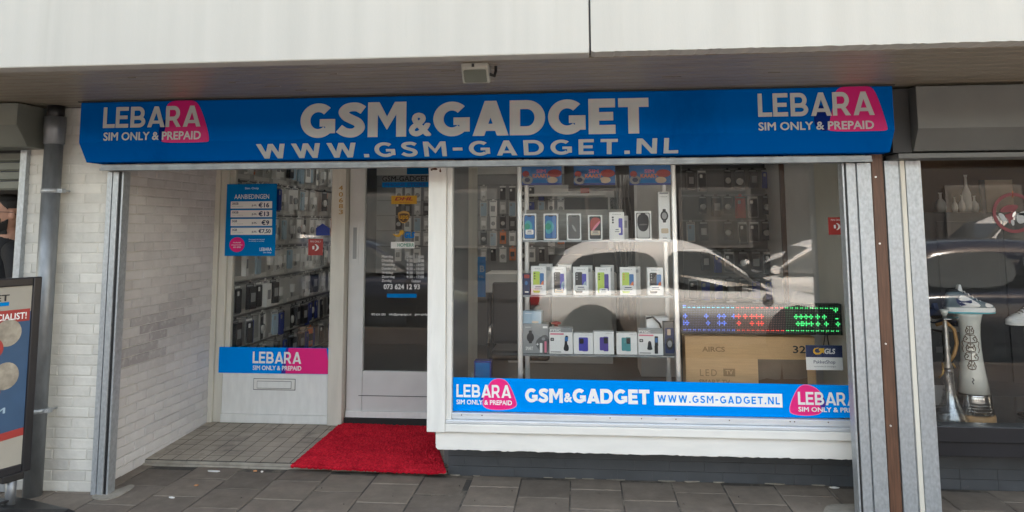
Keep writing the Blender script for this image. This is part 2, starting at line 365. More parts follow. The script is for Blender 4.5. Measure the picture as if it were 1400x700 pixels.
def text(name, s, parent, o, u, v, w, h, mat, bold=0.0, space=1.0, depth=0.0012, shear=0.0, local=False):
    """built-in font turned into a mesh and fitted into the w x h box at o along u, v; n = u x v points to the reader"""
    c = bpy.data.curves.new(name, 'FONT'); c.body = s; c.size = 1.0; c.space_character = space; c.resolution_u = 3; c.shear = shear
    t = bpy.data.objects.new('lettering_source', c); COL.objects.link(t)
    dg = bpy.context.evaluated_depsgraph_get(); dg.update()
    me = bpy.data.meshes.new_from_object(t.evaluated_get(dg)); bpy.data.objects.remove(t); bpy.data.curves.remove(c)
    bm = bmesh.new(); bm.from_mesh(me); bmesh.ops.remove_doubles(bm, verts=bm.verts, dist=1e-6)
    if bold > 0:      # heavier strokes: copies of the glyphs shifted round a small circle, each a hair lower than the last
        src = bm.copy(); tmp = bpy.data.meshes.new('t'); src.to_mesh(tmp); src.free(); nb = len(bm.verts)
        for k in range(8):
            bm.from_mesh(tmp); bm.verts.ensure_lookup_table()
            for q in bm.verts[nb * (k + 1):nb * (k + 2)]:
                q.co.x += bold * .85 * cos(k * pi / 4); q.co.y += bold * .85 * sin(k * pi / 4); q.co.z = -.02 * (k + 1)
        bpy.data.meshes.remove(tmp)
    bm.to_mesh(me); bm.free()
    co = np.array([q.co[:] for q in me.vertices]); lo, hi = co.min(0), co.max(0); sp = np.maximum(hi - lo, 1e-6)
    u, v, o = Vector(u), Vector(v), Vector([float(k) for k in o]); n = u.cross(v); off = Vector((0, 0, 0)) if local else offset(parent)
    for q in me.vertices:
        a = (q.co.x - lo[0]) / sp[0] * w; b = (q.co.y - lo[1]) / sp[1] * h
        q.co = o + u * a + v * b + n * (q.co.z * depth) - off
    bm = bmesh.new(); bm.from_mesh(me)
    r = bmesh.ops.extrude_face_region(bm, geom=bm.faces[:])
    for e in r['geom']:
        if isinstance(e, bmesh.types.BMVert): e.co += n * depth
    bmesh.ops.recalc_face_normals(bm, faces=bm.faces); bm.to_mesh(me); bm.free()
    me.materials.clear(); me.materials.append(M(mat)); me.name = name
    ob = bpy.data.objects.new(name, me); COL.objects.link(ob); ob.parent = parent; return ob

def _off(pts, t, closed=False):
    P = [Vector((a, b)) for a, b in pts]; n = len(P); L, R = [], []
    for i, p in enumerate(P):
        a = P[i - 1] if (i > 0 or closed) else None; b = P[(i + 1) % n] if (i < n - 1 or closed) else None
        d1 = (p - a).normalized() if a is not None else None; d2 = (b - p).normalized() if b is not None else None
        d1 = d1 or d2; d2 = d2 or d1
        n1 = Vector((-d1.y, d1.x)); n2 = Vector((-d2.y, d2.x)); m_ = (n1 + n2).normalized(); k = t / 2 / max(.35, m_.dot(n1))
        L.append(p + m_ * k); R.append(p - m_ * k)
    q = []
    for i in range(n if closed else n - 1):
        j = (i + 1) % n; q.append([tuple(L[i]), tuple(R[i]), tuple(R[j]), tuple(L[j])])
    return q
def _arc(cx, cy, rx, ry, a0, a1, n=16): return [(cx + rx * cos(radians(a0 + (a1 - a0) * k / n)), cy + ry * sin(radians(a0 + (a1 - a0) * k / n))) for k in range(n + 1)]
def _spline(P, k=5):
    out = []
    for i in range(len(P) - 1):
        p0, p1, p2, p3 = P[max(i - 1, 0)], P[i], P[i + 1], P[min(i + 2, len(P) - 1)]
        for j in range(k):
            u = j / k; out.append(tuple(.5 * ((2 * p1[c]) + (-p0[c] + p2[c]) * u + (2 * p0[c] - 5 * p1[c] + 4 * p2[c] - p3[c]) * u * u + (-p0[c] + 3 * p1[c] - 3 * p2[c] + p3[c]) * u ** 3) for c in (0, 1)))
    return out + [P[-1]]
def glyph(ch, t):
    """geometric capital of cap height 1 and stroke t: (convex polygons, width)"""
    h = t / 2; b, T = h, 1 - h; hx = t * 1.12
    leg = lambda xt, xb, yt=1, yb=0: [[(xt - hx / 2, yt), (xb - hx / 2, yb), (xb + hx / 2, yb), (xt + hx / 2, yt)]]
    st = lambda x, y0=0, y1=1: [[(x - h, y0), (x + h, y0), (x + h, y1), (x - h, y1)]]
    if ch == 'L': return _off([(h, 1), (h, b), (.60, b)], t), .60
    if ch == 'E': return _off([(.64, T), (h, T), (h, b), (.64, b)], t) + _off([(h, .5), (.59, .5)], t * .95), .64
    if ch == 'T': return _off([(0, T), (.72, T)], t) + st(.36, 0, T), .72
    if ch == 'I': return st(h), t
    if ch == 'A':
        w = .88; y = .24
        return leg(w / 2, hx / 2) + leg(w / 2, w - hx / 2) + [[(.2, y - h * .8), (w - .2, y - h * .8), (w - .24, y + h * .8), (.24, y + h * .8)]], w
    if ch == 'M':
        w = .98; s_ = (.98 - .46 + t * .15) / (w / 2 - t * .6)
        v0 = .20; v1 = v0 + t * 1.5
        d = lambda f: [[(f(t * .3), 1), (f(t * 1.15), 1), (f(w / 2), v1), (f(w / 2), v0), (f(t * .3), min(.98, v0 + (1 - v1) / (w / 2 - t * 1.15) * (w / 2 - t * .3)))]]
        return st(h) + st(w - h) + d(lambda x: x) + d(lambda x: w - x), w
    if ch == 'N':
        w = .84; return st(h) + st(w - h) + [[(0, 1), (hx * 1.05, 1), (w, 0), (w - hx * 1.05, 0)]], w
    if ch == 'W':
        w = 1.30; q = hx / 2; return leg(q, w * .27) + leg(w * .5, w * .27) + leg(w * .5, w * .73) + leg(w - q, w * .73), w
    if ch == 'Y':
        w = .84; return leg(hx / 2, w / 2, 1, .42) + leg(w - hx / 2, w / 2, 1, .42) + st(w / 2, 0, .45), w
    if ch == 'S':
        k = h - .09
        P = [(.65, .815 - k), (.50, .905 - k), (.34, .912 - k), (.17 + k, .865 - k), (.105 + k, .735 - k * .3), (.18 + k, .60), (.36, .515), (.55 - k, .42), (.605 - k, .275 + k * .3), (.53 - k, .14 + k), (.36, .088 + k), (.19, .115 + k), (.03, .225 + k)]
        return _off(_spline(P), t), .70
    if ch == 'G':
        rx = .46 - h
        return _off(_arc(.46, .5, rx, .5 - h, 46, 312, 30), t) + st(.90 - h, .13, .54) + _off([(.50, .54 - h * .85), (.88, .54 - h * .85)], t * .85), .90
    if ch == 'D':
        A = _arc(.42, .5, .44 - h, T - .5, 90, -90, 18); return st(h) + _off([(h, T)] + A + [(h, b)], t), .86
    if ch == 'O':
        return _off(_arc(.48, .5, .48 - h, .5 - h, 0, 360, 32)[:-1], t, True), .96
    if ch in 'BPR':
        m_ = .46 if ch == 'B' else .40; A1 = _arc(.40, (T + m_) / 2, .30 - h, (T - m_) / 2, 90, -90, 12)
        g = st(h) + _off([(h, T)] + A1 + [(h, m_)], t)
        if ch == 'B': g += _off([(h, m_)] + _arc(.42, (m_ + b) / 2, .33 - h, (m_ - b) / 2, 90, -90, 12) + [(h, b)], t); return g, .75
        if ch == 'R': g += [[(.30, m_), (.30 + hx, m_), (.76, 0), (.76 - hx * 1.05, 0)]]; return g, .76
        return g, .70
    if ch == '.': return [[(0, 0), (t * 1.1, 0), (t * 1.1, t * 1.1), (0, t * 1.1)]], t * 1.1
    if ch == '-': return [[(0, .38), (.42, .38), (.42, .38 + t * .95), (0, .38 + t * .95)]], .42
    return [], .3
def stext(name, s, parent, o, u, v, w, h, mat, t=.24, gap=.10, depth=.0014):
    x = 0; polys = []
    for ch in s:
        g, gw = glyph(ch, t); polys += [[(x + a, b) for a, b in q] for q in g]; x += gw + (gap * .4 if ch in 'LTAWY' and gap < .15 else gap)
    x1 = max(p[0] for q in polys for p in q); x0 = min(p[0] for q in polys for p in q)
    y1 = max(p[1] for q in polys for p in q); y0 = min(p[1] for q in polys for p in q); n = Vector(u).cross(Vector(v)); g = MB()
    for i, q in enumerate(polys): g.plate([((a - x0) / (x1 - x0) * w, (b - y0) / (y1 - y0) * h) for a, b in q], o, u, v, n, depth - .00002 * (i % 9))
    return g.build(name, mat, parent)
def stpx(name, s, parent, x0, x1, y0, y1, Y, mat, **k):
    X0, X1, Z0, Z1 = pxbox(x0, x1, y0, y1, Y)
    return stext(name, s, parent, (X0, Y, Z0), UX, UZ, X1 - X0, Z1 - Z0, mat, **k)

UX, UZ, NY = (1, 0, 0), (0, 0, 1), (0, -1, 0)
def pxbox(x0, x1, y0, y1, Y):
    xm, ym = (x0 + x1) / 2, (y0 + y1) / 2
    return at(x0, ym, Y)[0], at(x1, ym, Y)[0], at(xm, y1, Y)[2], at(xm, y0, Y)[2]     # X0 X1 Z0 Z1
def tpx(name, s, parent, x0, x1, y0, y1, Y, mat, **k):
    X0, X1, Z0, Z1 = pxbox(x0, x1, y0, y1, Y)
    return text(name, s, parent, (X0, Y, Z0), UX, UZ, X1 - X0, Z1 - Z0, mat, **k)
def rpx(name, parent, x0, x1, y0, y1, Y, mat, th=0.0015, bev=0.0):
    X0, X1, Z0, Z1 = pxbox(x0, x1, y0, y1, Y)
    return MB().box(X0, X1, Y - th, Y, Z0, Z1).build(name, mat, parent, bev)
def polypx(name, parent, pts, Y, mat, th=0.0015, smooth=3):
    P = [(at(x, y, Y)[0], at(x, y, Y)[2]) for x, y in pts]
    P = chaikin(P, smooth)
    return MB().plate(P, (0, Y, 0), UX, UZ, NY, th).build(name, mat, parent)
def chaikin(P, k):
    for _ in range(k):
        Q = []
        for i in range(len(P)):
            a, b = P[i], P[(i + 1) % len(P)]
            Q += [(a[0] * .75 + b[0] * .25, a[1] * .75 + b[1] * .25), (a[0] * .25 + b[0] * .75, a[1] * .25 + b[1] * .75)]
        P = Q
    return P
def rrect(x0, x1, z0, z1, r, n=4):
    P = []
    for cx, cz, a0 in ((x1 - r, z1 - r, 0), (x0 + r, z1 - r, pi / 2), (x0 + r, z0 + r, pi), (x1 - r, z0 + r, 3 * pi / 2)):
        for k in range(n + 1):
            a = a0 + pi / 2 * k / n; P.append((cx + r * cos(a), cz + r * sin(a)))
    return P
def disc(cx, cz, rx, rz, n=24): return [(cx + rx * cos(2 * pi * k / n), cz + rz * sin(2 * pi * k / n)) for k in range(n)]

# ================================================================== SETTING
def struct(o): o['kind'] = 'structure'; return o
ZS = 2.286
# pavement: individually laid 30 cm concrete tiles on sand, one sheet of ground under everything
g = MB(); g.box(-60, 60, -60, 40, -0.30, -0.13); struct(g.build('ground', 'asphalt'))
g = MB(); g.box(-60, 60, -3.95, 0.60, -0.12, -0.004); struct(g.build('pavement_bed', 'joint_sand'))
g = MB(); col0 = 2.136 - 0.302 * 16
for ci in range(34):
    x0 = col0 + ci * 0.302; half = (ci % 2) * 0.151
    yy = 0.311 + 0.302 + half - (0.302 if half else 0)
    k = 0
    while yy > -3.9:
        y1, y0 = yy, yy - 0.302; k += 1; yy -= 0.302
        lim = 0.545 if x0 < 1.95 else 0.50
        y1 = min(y1, lim)
        if y1 - y0 < 0.03: continue
        g.t = (random.uniform(0.36, 0.66), random.choice((0, 0, 0.1, 0.3)), 0)
        dz = random.uniform(-0.0026, 0.0014); tl = random.uniform(-0.002, 0.002); gp = 0.0036
        e = 0.005
        xa, xb, ya, yb = x0 + gp, x0 + 0.302 - gp, y0 + gp, y1 - gp
        vs = [(xa, ya, -0.03), (xb, ya, -0.03), (xb, yb, -0.03), (xa, yb, -0.03), (xa, ya, -0.004 + dz), (xb, ya, -0.004 + dz + tl), (xb, yb, -0.004 + dz + tl), (xa, yb, -0.004 + dz),
              (xa + e, ya + e, dz), (xb - e, ya + e, dz + tl), (xb - e, yb - e, dz + tl), (xa + e, yb - e, dz)]
        g.add(vs, [(0, 1, 5, 4), (1, 2, 6, 5), (2, 3, 7, 6), (3, 0, 4, 7), (4, 5, 9, 8), (5, 6, 10, 9), (6, 7, 11, 10), (7, 4, 8, 11), (8, 9, 10, 11)])
struct(g.build('pavement', 'paving'))
g = MB(); g.box(-60, 60, -4.12, -3.952, -0.20, 0.003); struct(g.build('kerb', 'kerb_concrete', bev=0.01))
g = MB(); g.box(-60, 60, -11.0, -4.122, -0.128, -0.10); struct(g.build('road', 'asphalt'))
g = MB(); g.box(-60, 60, -16.0, -11.002, -0.128, 0.0); struct(g.build('pavement_opposite', 'asphalt'))
# raised tiled floor of the recessed entrance
def fall(mb):      # the entrance floor falls 26 mm towards the street
    mb.v = [(x, y, z - .026 * max(0.0, min(1.0, 1 - (y - .557) / .813)) if z > .035 else z) for x, y, z in mb.v]; return mb
g = MB(); g.box(-0.07, 1.97, 0.552, 1.37, 0.0, 0.0545).box(-0.07, 1.97, 1.371, 1.50, 0.0, 0.0545); struct(fall(g).build('entrance_floor', 'grout'))
g = MB(); n_ = 0
for i in range(21):
    for j in range(10):
        x0, y0 = -0.068 + i * 0.1, 0.557 + j * 0.1
        x1, y1 = min(x0 + 0.0935, 1.965), min(y0 + 0.0935, 1.50)
        if x1 - x0 < 0.02: continue
        g.box(x0, x1, y0, y1, 0.04, 0.0555 + random.uniform(-.0008, .0008))
struct(fall(g).build('entrance_floor_tiles', 'floor_tile'))
g = MB(); g.box(-0.068, 1.97, 0.545, 0.5555, -0.02, 0.025); g.box(-0.068, 1.97, 0.522, 0.544, -0.02, 0.010)
struct(g.build('entrance_step', 'kerb_concrete', bev=0.006))

# ================================================================== CANOPY
can = thing('canopy', 'white concrete canopy fascia with a dark plank soffit above the shop sign', 'canopy', (2.5, -0.5, ZS))
xs = at(807, 70, -1.1)[0]
jag = MB().box(-9, xs - 0.004, -1.10, -1.0, ZS, 3.35).build('fascia_panel', 'white_concrete', can, 0.006)
P = [(xs + 0.004, ZS + 0.008)]; x = xs + 0.004
while x < xs + 2.9:
    x += random.uniform(0.008, 0.03); P.append((x, ZS + 0.005 + random.uniform(-0.002, 0.0015)))
P += [(14, ZS + 0.004), (14, 3.35), (xs + 0.004, 3.35)]
MB().prism(P, -1.102, -1.0, 'y').build('fascia_panel', 'white_concrete', can)
MB().box(xs - 0.0035, xs + 0.0035, -1.09, -1.0, ZS + 0.02, 3.35).build('expansion_joint', 'rubber', can)
g = MB(); y = -0.998
while y < 0.02:
    g.box(-9, 14, y + 0.0075, min(y + 0.085, 0.02), ZS + 0.004, ZS + 0.03); g.mat(1); g.box(-9, 14, y, y + 0.0075, ZS + 0.018, ZS + 0.03); g.mat(0); y += 0.0855
g.build('soffit', ['soffit_paint', 'soffit_groove_shade'], can)
MB().box(-9, 14, -0.998, 1.2, ZS + 0.0302, 3.35).build('canopy_slab', 'roof_felt', can)
# stains of worn paint on the soffit
for (x, y, l) in ((175, 107, 12), (313, 114, 10), (362, 119, 22), (404, 124, 16), (1195, 87, 34), (452, 102, 10), (603, 98, 20), (905, 106, 26), (1050, 100, 16)):
    q = atz(x, y, ZS); q2 = atz(x + l, y, ZS); MB().box(q[0], q2[0], q[1] - 0.003, q[1] + 0.003, ZS + 0.0015, ZS + 0.0045).build('worn_patch', 'worn_paint', can)
MB().box(-9, 14, 1.201, 2.55, 2.52, 3.35).build('roof_slab', 'roof_felt', can)
up = thing('shadow_storey', 'unseen brick storeys above the canopy, added to shadow the pavement', 'building', (2.5, 0.4, 3.36))  # unseen block added as shadow caster, its height set by the street shadow
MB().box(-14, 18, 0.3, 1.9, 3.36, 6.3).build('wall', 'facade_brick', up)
MB().box(-14.2, 18.2, 0.15, 2.1, 6.302, 6.5).build('roof', 'roof_felt', up)
for k in range(7):
    x = -9 + k * 3.6
    f = MB().box(x, x + 1.8, 0.24, 0.298, 4.3, 5.8).build('window', 'white_wood', up)
    MB().box(x + .08, x + 1.72, 0.225, 0.238, 4.38, 5.72).build('pane', 'car_glass', f)

# ================================================================== BRICK WALLS
def brick_face(mb, u0, u1, z0, z1, place, tone=(0.25, 0.8), wear=lambda u, z: 0.0, L=0.212, H=0.0605, proud=0.0042):
    rows = int((z1 - z0) / H) + 1
    for r in range(rows):
        za, zb = z0 + r * H, min(z0 + (r + 1) * H, z1)
        u = u0 - (L / 2 if r % 2 else 0) - 0.03
        while u < u1:
            a, b = max(u, u0), min(u + L, u1); u += L
            if b - a < 0.012 or zb - za < 0.02: continue
            mb.t = (random.uniform(*tone), wear((a + b) / 2, (za + zb) / 2), 0)
            j = random.uniform(-0.0016, 0.0016); e = 0.0045; gp = 0.0029; d = proud + j
            q = [(a + gp, za + gp), (b - gp, za + gp), (b - gp, zb - gp), (a + gp, zb - gp)]
            q2 = [(a + gp + e, za + gp + e), (b - gp - e, za + gp + e), (b - gp - e, zb - gp - e), (a + gp + e, zb - gp - e)]
            t = [random.uniform(-.001, .001) for _ in range(4)]
            vs = [place(u_, z_, 0) for u_, z_ in q] + [place(u_, z_, d * .7 + 0) for u_, z_ in q] + [place(u_, z_, d + t[i]) for i, (u_, z_) in enumerate(q2)]
            mb.add(vs, [(0, 1, 5, 4), (1, 2, 6, 5), (2, 3, 7, 6), (3, 0, 4, 7), (4, 5, 9, 8), (5, 6, 10, 9), (6, 7, 11, 10), (7, 4, 8, 11), (8, 9, 10, 11)])
pil = thing('brick_pillar', 'white painted brick pillar behind the grey downpipe at the left of the blue sign', 'brick wall', (-0.33, 0.2, 0))
g = MB(); g.t = (0.5, 0, 0.01); g.box(-0.60, -0.0612, 0.028, 0.40, -0.02, ZS + 0.002)
brick_face(g, -0.60, -0.045, 0.0, ZS, lambda u, z, d: (u, 0.028 - d, z), (0.35, 0.85), lambda u, z: 0.0 if z > .22 else random.uniform(0, .3))
g.build('wall', 'painted_brick', pil)
sw = thing('brick_wall', 'white painted brick side wall of the entrance recess with worn grey bricks halfway down', 'brick wall', (-0.1, 0.95, 0))
def wearf(u, z):
    c = 0.80 + (u - 0.4) * 0.14
    k = 1.25 * math.exp(-((z - c) / 0.22) ** 2) * max(.2, 1 - abs(u - .52) / .95)
    return min(1, k * random.uniform(0.5, 1.3)) if random.random() < 0.92 else 0.1
g = MB(); g.t = (0.45, 0, 0.01); g.box(-0.30, -0.061, 0.402, 1.50, -0.02, ZS - 0.002)
brick_face(g, 0.034, 1.368, 0.0, ZS - .02, lambda u, z, d: (-0.061 + d, u, z), (0.2, 0.75), wearf, proud=0.0075)
g.build('wall', 'painted_brick_mauve', sw)

# ================================================================== DOWNPIPE
dp0 = at(60, 640, -0.05); dpx = (at(54.5, 500, -0.05)[0] * .5 + at(76, 170, -0.05)[0] * .5)
dp = thing('downpipe', 'grey zinc rainwater downpipe in front of the white brick pillar', 'downpipe', (dpx, -0.05, 0))
zc = at(76, 160, -0.05)[2]
MB().tube([(dpx, -0.05, 0.0), (dpx, -0.05, zc - 0.10)], 0.051, 24).build('pipe', 'zinc', dp)
MB().lathe([(0.052, zc - 0.17), (0.058, zc - 0.165), (0.058, zc - 0.10), (0.060, zc - 0.095), (0.060, zc), (0.050, zc)], (dpx, -0.05, 0)).build('socket', 'zinc', dp)
MB().tube([(dpx, -0.05, zc - 0.02), (dpx, -0.05, ZS + 0.004)], 0.048, 20).build('outlet', 'black_plastic', dp)
for py in (261, 561):
    z = at(66, py, -0.05)[2]
    b = MB().lathe([(0.052, z - 0.012), (0.0545, z - 0.012), (0.0545, z + 0.012), (0.052, z + 0.012)], (dpx, -0.05, 0)).build('bracket', 'galvanised', dp)
    MB().box(dpx + 0.052, dpx + 0.082, -0.066, -0.034, z - 0.012, z + 0.012).tube([(dpx + 0.068, -0.075, z), (dpx + 0.068, 0.02, z)], 0.006, 8).build('clamp_bolt', 'galvanised', b)

# ================================================================== SIGN
SX0, SX1, SYF, SZM, SZB, SYB = -0.10, 4.482, -0.20, 2.042, 1.932, -0.125
sg = thing('shop_sign', 'long blue shop sign box with large white and pink lettering under the canopy', 'sign', (2.19, -0.1, SZB))
MB().prism([(SYF, 2.279), (SYF, SZM), (SYB, SZB), (0.01, SZB), (0.01, 2.279)], SX0, SX1, 'x').build('sign_box', 'sign_blue_shaded', sg, 0.004)
MB().box(SX0 - .01, SX1 + .01, SYF - .012, 0.012, 2.2795, 2.2855).build('top_flashing', 'letter_dark', sg)
Y = SYF - 0.0008
def logo_blob(par, px0, w, Ztop, Zbot, Y, k=1.0): pass
def blob(par, pts, Y, nm='logo_blob', mat='logo_pink', th=0.001, sm=3): return polypx(nm, par, pts, Y, mat, th, sm)
blob(sg, [(217, 177), (222, 165), (236, 158), (240, 196), (216, 195)], Y, 'logo_overlap', 'sign_overlap', 0.0006)
b_ = [(226, 144), (238, 137), (266, 136.5), (274, 146), (282, 170), (287, 193), (281, 194.5), (220, 195.5), (222, 190), (228, 170)]
blob(sg, b_, Y - .0007, mat='sign_pink_shaded')
stpx('lettering', 'LEBARA', sg, 141.5, 274.5, 145.5, 174, Y - .0018, 'sign_white_shaded', t=.185, gap=.11)
tpx('lettering', 'SIM ONLY & PREPAID', sg, 141.5, 274.5, 180, 191.5, Y - .0018, 'sign_white_shaded', bold=0.028)
blob(sg, [(1112, 150), (1122, 142), (1134, 150), (1138, 180), (1114, 178)], Y, 'logo_overlap', 'sign_overlap', 0.0006)
b_ = [(1140, 128), (1149, 117.5), (1185, 117), (1194, 121), (1202, 138), (1213, 172), (1214, 178.5), (1200, 179), (1130, 180.5), (1133, 172), (1138, 150)]
blob(sg, b_, Y - .0007, mat='sign_pink_shaded')
stpx('lettering', 'LEBARA', sg, 1036, 1195, 126.5, 158.5, Y - .0018, 'sign_white_shaded', t=.185, gap=.11)
tpx('lettering', 'SIM ONLY & PREPAID', sg, 1037, 1195, 166, 177.5, Y - .0018, 'sign_white_shaded', bold=0.028)
stpx('lettering', 'GSM', sg, 411, 555.5, 140, 188, Y, 'sign_white_shaded', t=.255, gap=.07)
tpx('lettering', '&', sg, 559, 590, 154, 186.5, Y, 'sign_white_shaded', bold=0.045)
stpx('lettering', 'GADGET', sg, 592.5, 887, 136.5, 184.5, Y, 'sign_white_shaded', t=.255, gap=.07)
bn = Vector((0, -(SZM - SZB), -(SYB - SYF))).normalized(); bv = Vector((1, 0, 0)).cross(bn) * -1
bv = Vector((0, SYF - SYB, SZM - SZB)).normalized()
p0 = (0, SYB, SZB); nrm = tuple(Vector((1, 0, 0)).cross(bv))
a = atp(355, 217, p0, nrm); b = atp(927, 209, p0, nrm); c = atp(641, 192.5, p0, nrm); d = atp(641, 213, p0, nrm)
oo = Vector((a[0], d[1], d[2])) + Vector(nrm) * 0.001
stext('lettering', 'WWW.GSM-GADGET.NL', sg, oo, (1, 0, 0), bv, b[0] - a[0], (Vector(c) - Vector(d)).length, 'sign_white_shaded', t=.20, gap=.28)

# ================================================================== ROLLER SHUTTERS
rs = thing('roller_shutter', 'galvanised roller shutter bottom bar and guide rails around the phone shop front', 'roller shutter', (2.2, 0, 0))
MB().box(-0.045, 4.405, -0.075, 0.035, 1.890, 1.922).box(-0.045, 4.405, -0.082, -0.076, 1.886, 1.900).build('bottom_bar', 'galvanised_dark', rs, 0.002)
g = MB(); g.box(-0.040, -0.008, -0.012, 0.055, 0, 1.884); g.box(-0.006, 0.0, -0.008, 0.055, 0, 1.884); g.box(0.002, 0.036, -0.016, 0.055, 0, 1.884)
lr = g.build('guide_rail', 'galvanised', rs, 0.002)
MB().box(0.036, 0.056, -0.006, 0.055, 0, 1.884).build('rubber_seal', 'rubber', lr)
MB().box(0.056, 0.066, -0.012, 0.055, 0, 1.884).build('lip', 'galvanised', lr)
g = MB(); g.box(4.288, 4.336, -0.014, 0.06, 0, 1.886); g.box(4.337, 4.342, -0.008, 0.06, 0, 1.886); g.box(4.344, 4.418, -0.020, 0.06, 0, 1.886)
rr = g.build('guide_rail', 'galvanised', rs, 0.002)
MB().box(4.278, 4.287, -0.006, 0.06, 0, 1.886).build('rubber_seal', 'rubber', rr)
MB().box(4.268, 4.277, -0.010, 0.06, 0, 1.886).build('lip', 'galvanised', rr)
g = MB()
for z in (0.56, 1.05): g.lathe([(0.006, 0), (0.006, 0.004), (0.0, 0.006)], (0, 0, 0), 10)
tp = thing('timber_post', 'dark brown wooden post between two galvanised guide rails', 'post', (4.455, 0, 0))
MB().box(4.424, 4.486, -0.012, 0.07, 0, ZS).build('post', 'brown_timber', tp, 0.003)
for py in (242, 333, 470, 582):
    q = at(1197 + (py - 240) * 0.06, py, -0.013); MB().tube([(q[0], -0.018, q[2]), (q[0], -0.008, q[2])], 0.005, 10).build('screw_head', 'aluminium', tp)
rn = thing('roller_shutter', 'dark grey roller shutter box and rails of the shoe shop beside the brown post', 'roller shutter', (5.8, 0, 0))
bx0 = 4.60
MB().prism([(-0.20, 2.275), (-0.20, 2.05), (-0.13, 1.935), (0.05, 1.935), (0.05, 2.275)], bx0, 9.0, 'x').build('shutter_box', 'shutter_grey', rn, 0.003)
MB().box(4.52, 9.0, -0.135, 0.04, 1.898, 1.925).build('bottom_bar', 'shutter_grey', rn, 0.003)
MB().box(4.50, bx0 - 0.004, -0.12, 0.05, 1.93, 2.275).build('end_plate', 'rubber', rn)
g = MB(); g.box(4.492, 4.566, -0.015, 0.06, 0, 1.896); g.box(4.570, 4.574, -0.01, 0.06, 0, 1.896)
g1 = g.build('guide_rail', 'galvanised', rn, 0.002)
MB().box(4.575, 4.599, -0.013, 0.06, 0, 1.896).build('cover_strip', 'cream_wood', g1, 0.002)
MB().box(4.601, 4.682, -0.018, 0.06, 0, 1.896).build('guide_rail', 'galvanised', rn, 0.003)

# left neighbour
ln = thing('roller_shutter', 'half open olive grey roller shutter above the doorway with the bearded man', 'roller shutter', (-1.4, 0, 0))
xr = at(38, 175, -0.15)[0]
MB().prism([(-0.24, ZS - .006), (-0.24, 2.15), (-0.14, 2.03), (0.05, 2.03), (0.05, ZS - .006)], -4, xr, 'x').build('shutter_box', 'shutter_olive', ln, 0.004)
g = MB()
zt = 2.025; ze = at(10, 259, 0.08)[2]
while zt > ze + 0.01:
    g.box(-4, -0.64, 0.105, 0.130, zt - 0.052, zt - 0.004); g.box(-4, -0.64, 0.115, 0.135, zt - 0.06, zt - 0.052); zt -= 0.06
g.build('slats', 'shutter_olive', ln, 0.004)
RX0, RX1 = at(22.5, 290, -.01)[0], at(31.5, 290, -.01)[0]
MB().box(RX0, RX1, -0.01, 0.10, 0, 2.028).build('guide_rail', 'galvanised', ln, 0.003)
nd = thing('neighbour_shop', 'dark interior of the next shop behind the bearded man', 'shop interior', (-2, 1.5, 0))
MB().box(-4, -0.62, 2.8, 2.9, 0, 2.4).build('back_wall', 'interior_dark', nd)
MB().box(-4, -0.62, 0.42, 2.8, 2.4, 2.45).build('ceiling', 'interior_dark', nd)
MB().box(-0.62, -0.604, 0.42, 2.8, 0, 2.4).build('side_wall', 'interior_dark', nd)
MB().box(-4, -0.62, 0.42, 0.46, 1.86, 2.0).build('lintel', 'deep_blue', nd)
MB().box(-4, -0.62, 0.42, 0.46, 0.0, 0.50).build('base_panel', 'white_panel', nd)

# ================================================================== FLOODLIGHT under the canopy
fx0, fx1 = atz(634, 92, ZS)[0], atz(668, 92, ZS)[0]; fy = -0.92
fl = thing('floodlight', 'small grey floodlight fixed under the canopy edge above the sign', 'lamp', ((fx0 + fx1) / 2, fy, ZS))
FW = .125
MB().prism([(fy - .04, ZS + .003), (fy - .04, ZS - .022), (fy + .02, ZS - .082), (fy + .06, ZS - .07), (fy + .07, ZS + .003)], fx0, fx0 + FW, 'x').build('housing', 'lamp_housing', fl, 0.006)
nrm2 = Vector((0, -0.06, -0.06)).normalized(); vv = Vector((0, -0.06, 0.06)).normalized()
MB().plate(rrect(0.010, FW - .010, 0.008, 0.076, 0.008), Vector((fx0, fy + .02, ZS - .082)), (1, 0, 0), vv, nrm2, 0.005).build('lens', 'lamp_lens', fl)
MB().box(fx0 + 0.05, fx0 + 0.062, fy - .046, fy - .0405, ZS - .018, ZS - 0.003).build('clip', 'rubber', fl)
MB().tube([(fx0 + FW, fy + .02, ZS - .04), (fx0 + FW + .02, fy + .04, ZS - .045), (fx0 + FW + .025, fy + .05, ZS - .02), (fx0 + FW + .025, fy + .05, ZS + .003)], 0.007, 8).build('cable', 'rubber', fl)

# ================================================================== ENTRANCE WINDOW + DOOR (plane Y = 1.37)
YD = 1.37
ew = thing('entrance_window', 'white framed entrance window with a letterbox panel below, left of the shop door', 'window', (0.45, YD, 0.055))
xa = at(300, 400, YD)[0]; xb = at(320.5, 235, YD)[0]; xc = at(456, 240, YD)[0]; xd = at(475, 240, YD)[0]
zb0 = at(380, 476, YD)[2]; ZTOP = 2.16
MB().box(-0.058, -0.02, YD - .02, YD + .07, 0.056, ZTOP).box(-0.018, 0.045, YD, YD + .07, 0.056, ZTOP).build('frame', 'cream_wood', ew, 0.004)
MB().box(0.047, xb, YD + .02, YD + .07, 0.45, ZTOP).build('inner_frame', 'cream_wood', ew, 0.004)
MB().box(xc, xd, YD - .035, YD + .08, 0.056, ZTOP).build('post', 'cream_wood', ew, 0.005)
MB().box(0.046, xc, YD, YD + .06, 2.02, ZTOP).build('head_rail', 'cream_wood', ew, 0.004)
MB().box(xb, xc, YD + .035, YD + .041, zb0 - .12, 2.02).build('pane', 'window_glass', ew)
MB().box(0.046, xc - .001, YD + .004, YD + .05, 0.12, 0.448).build('panel', 'white_panel', ew, 0.003)
MB().box(0.046, xc - .001, YD - .012, YD + .05, 0.056, 0.119).build('bottom_rail', 'white_panel', ew, 0.004)
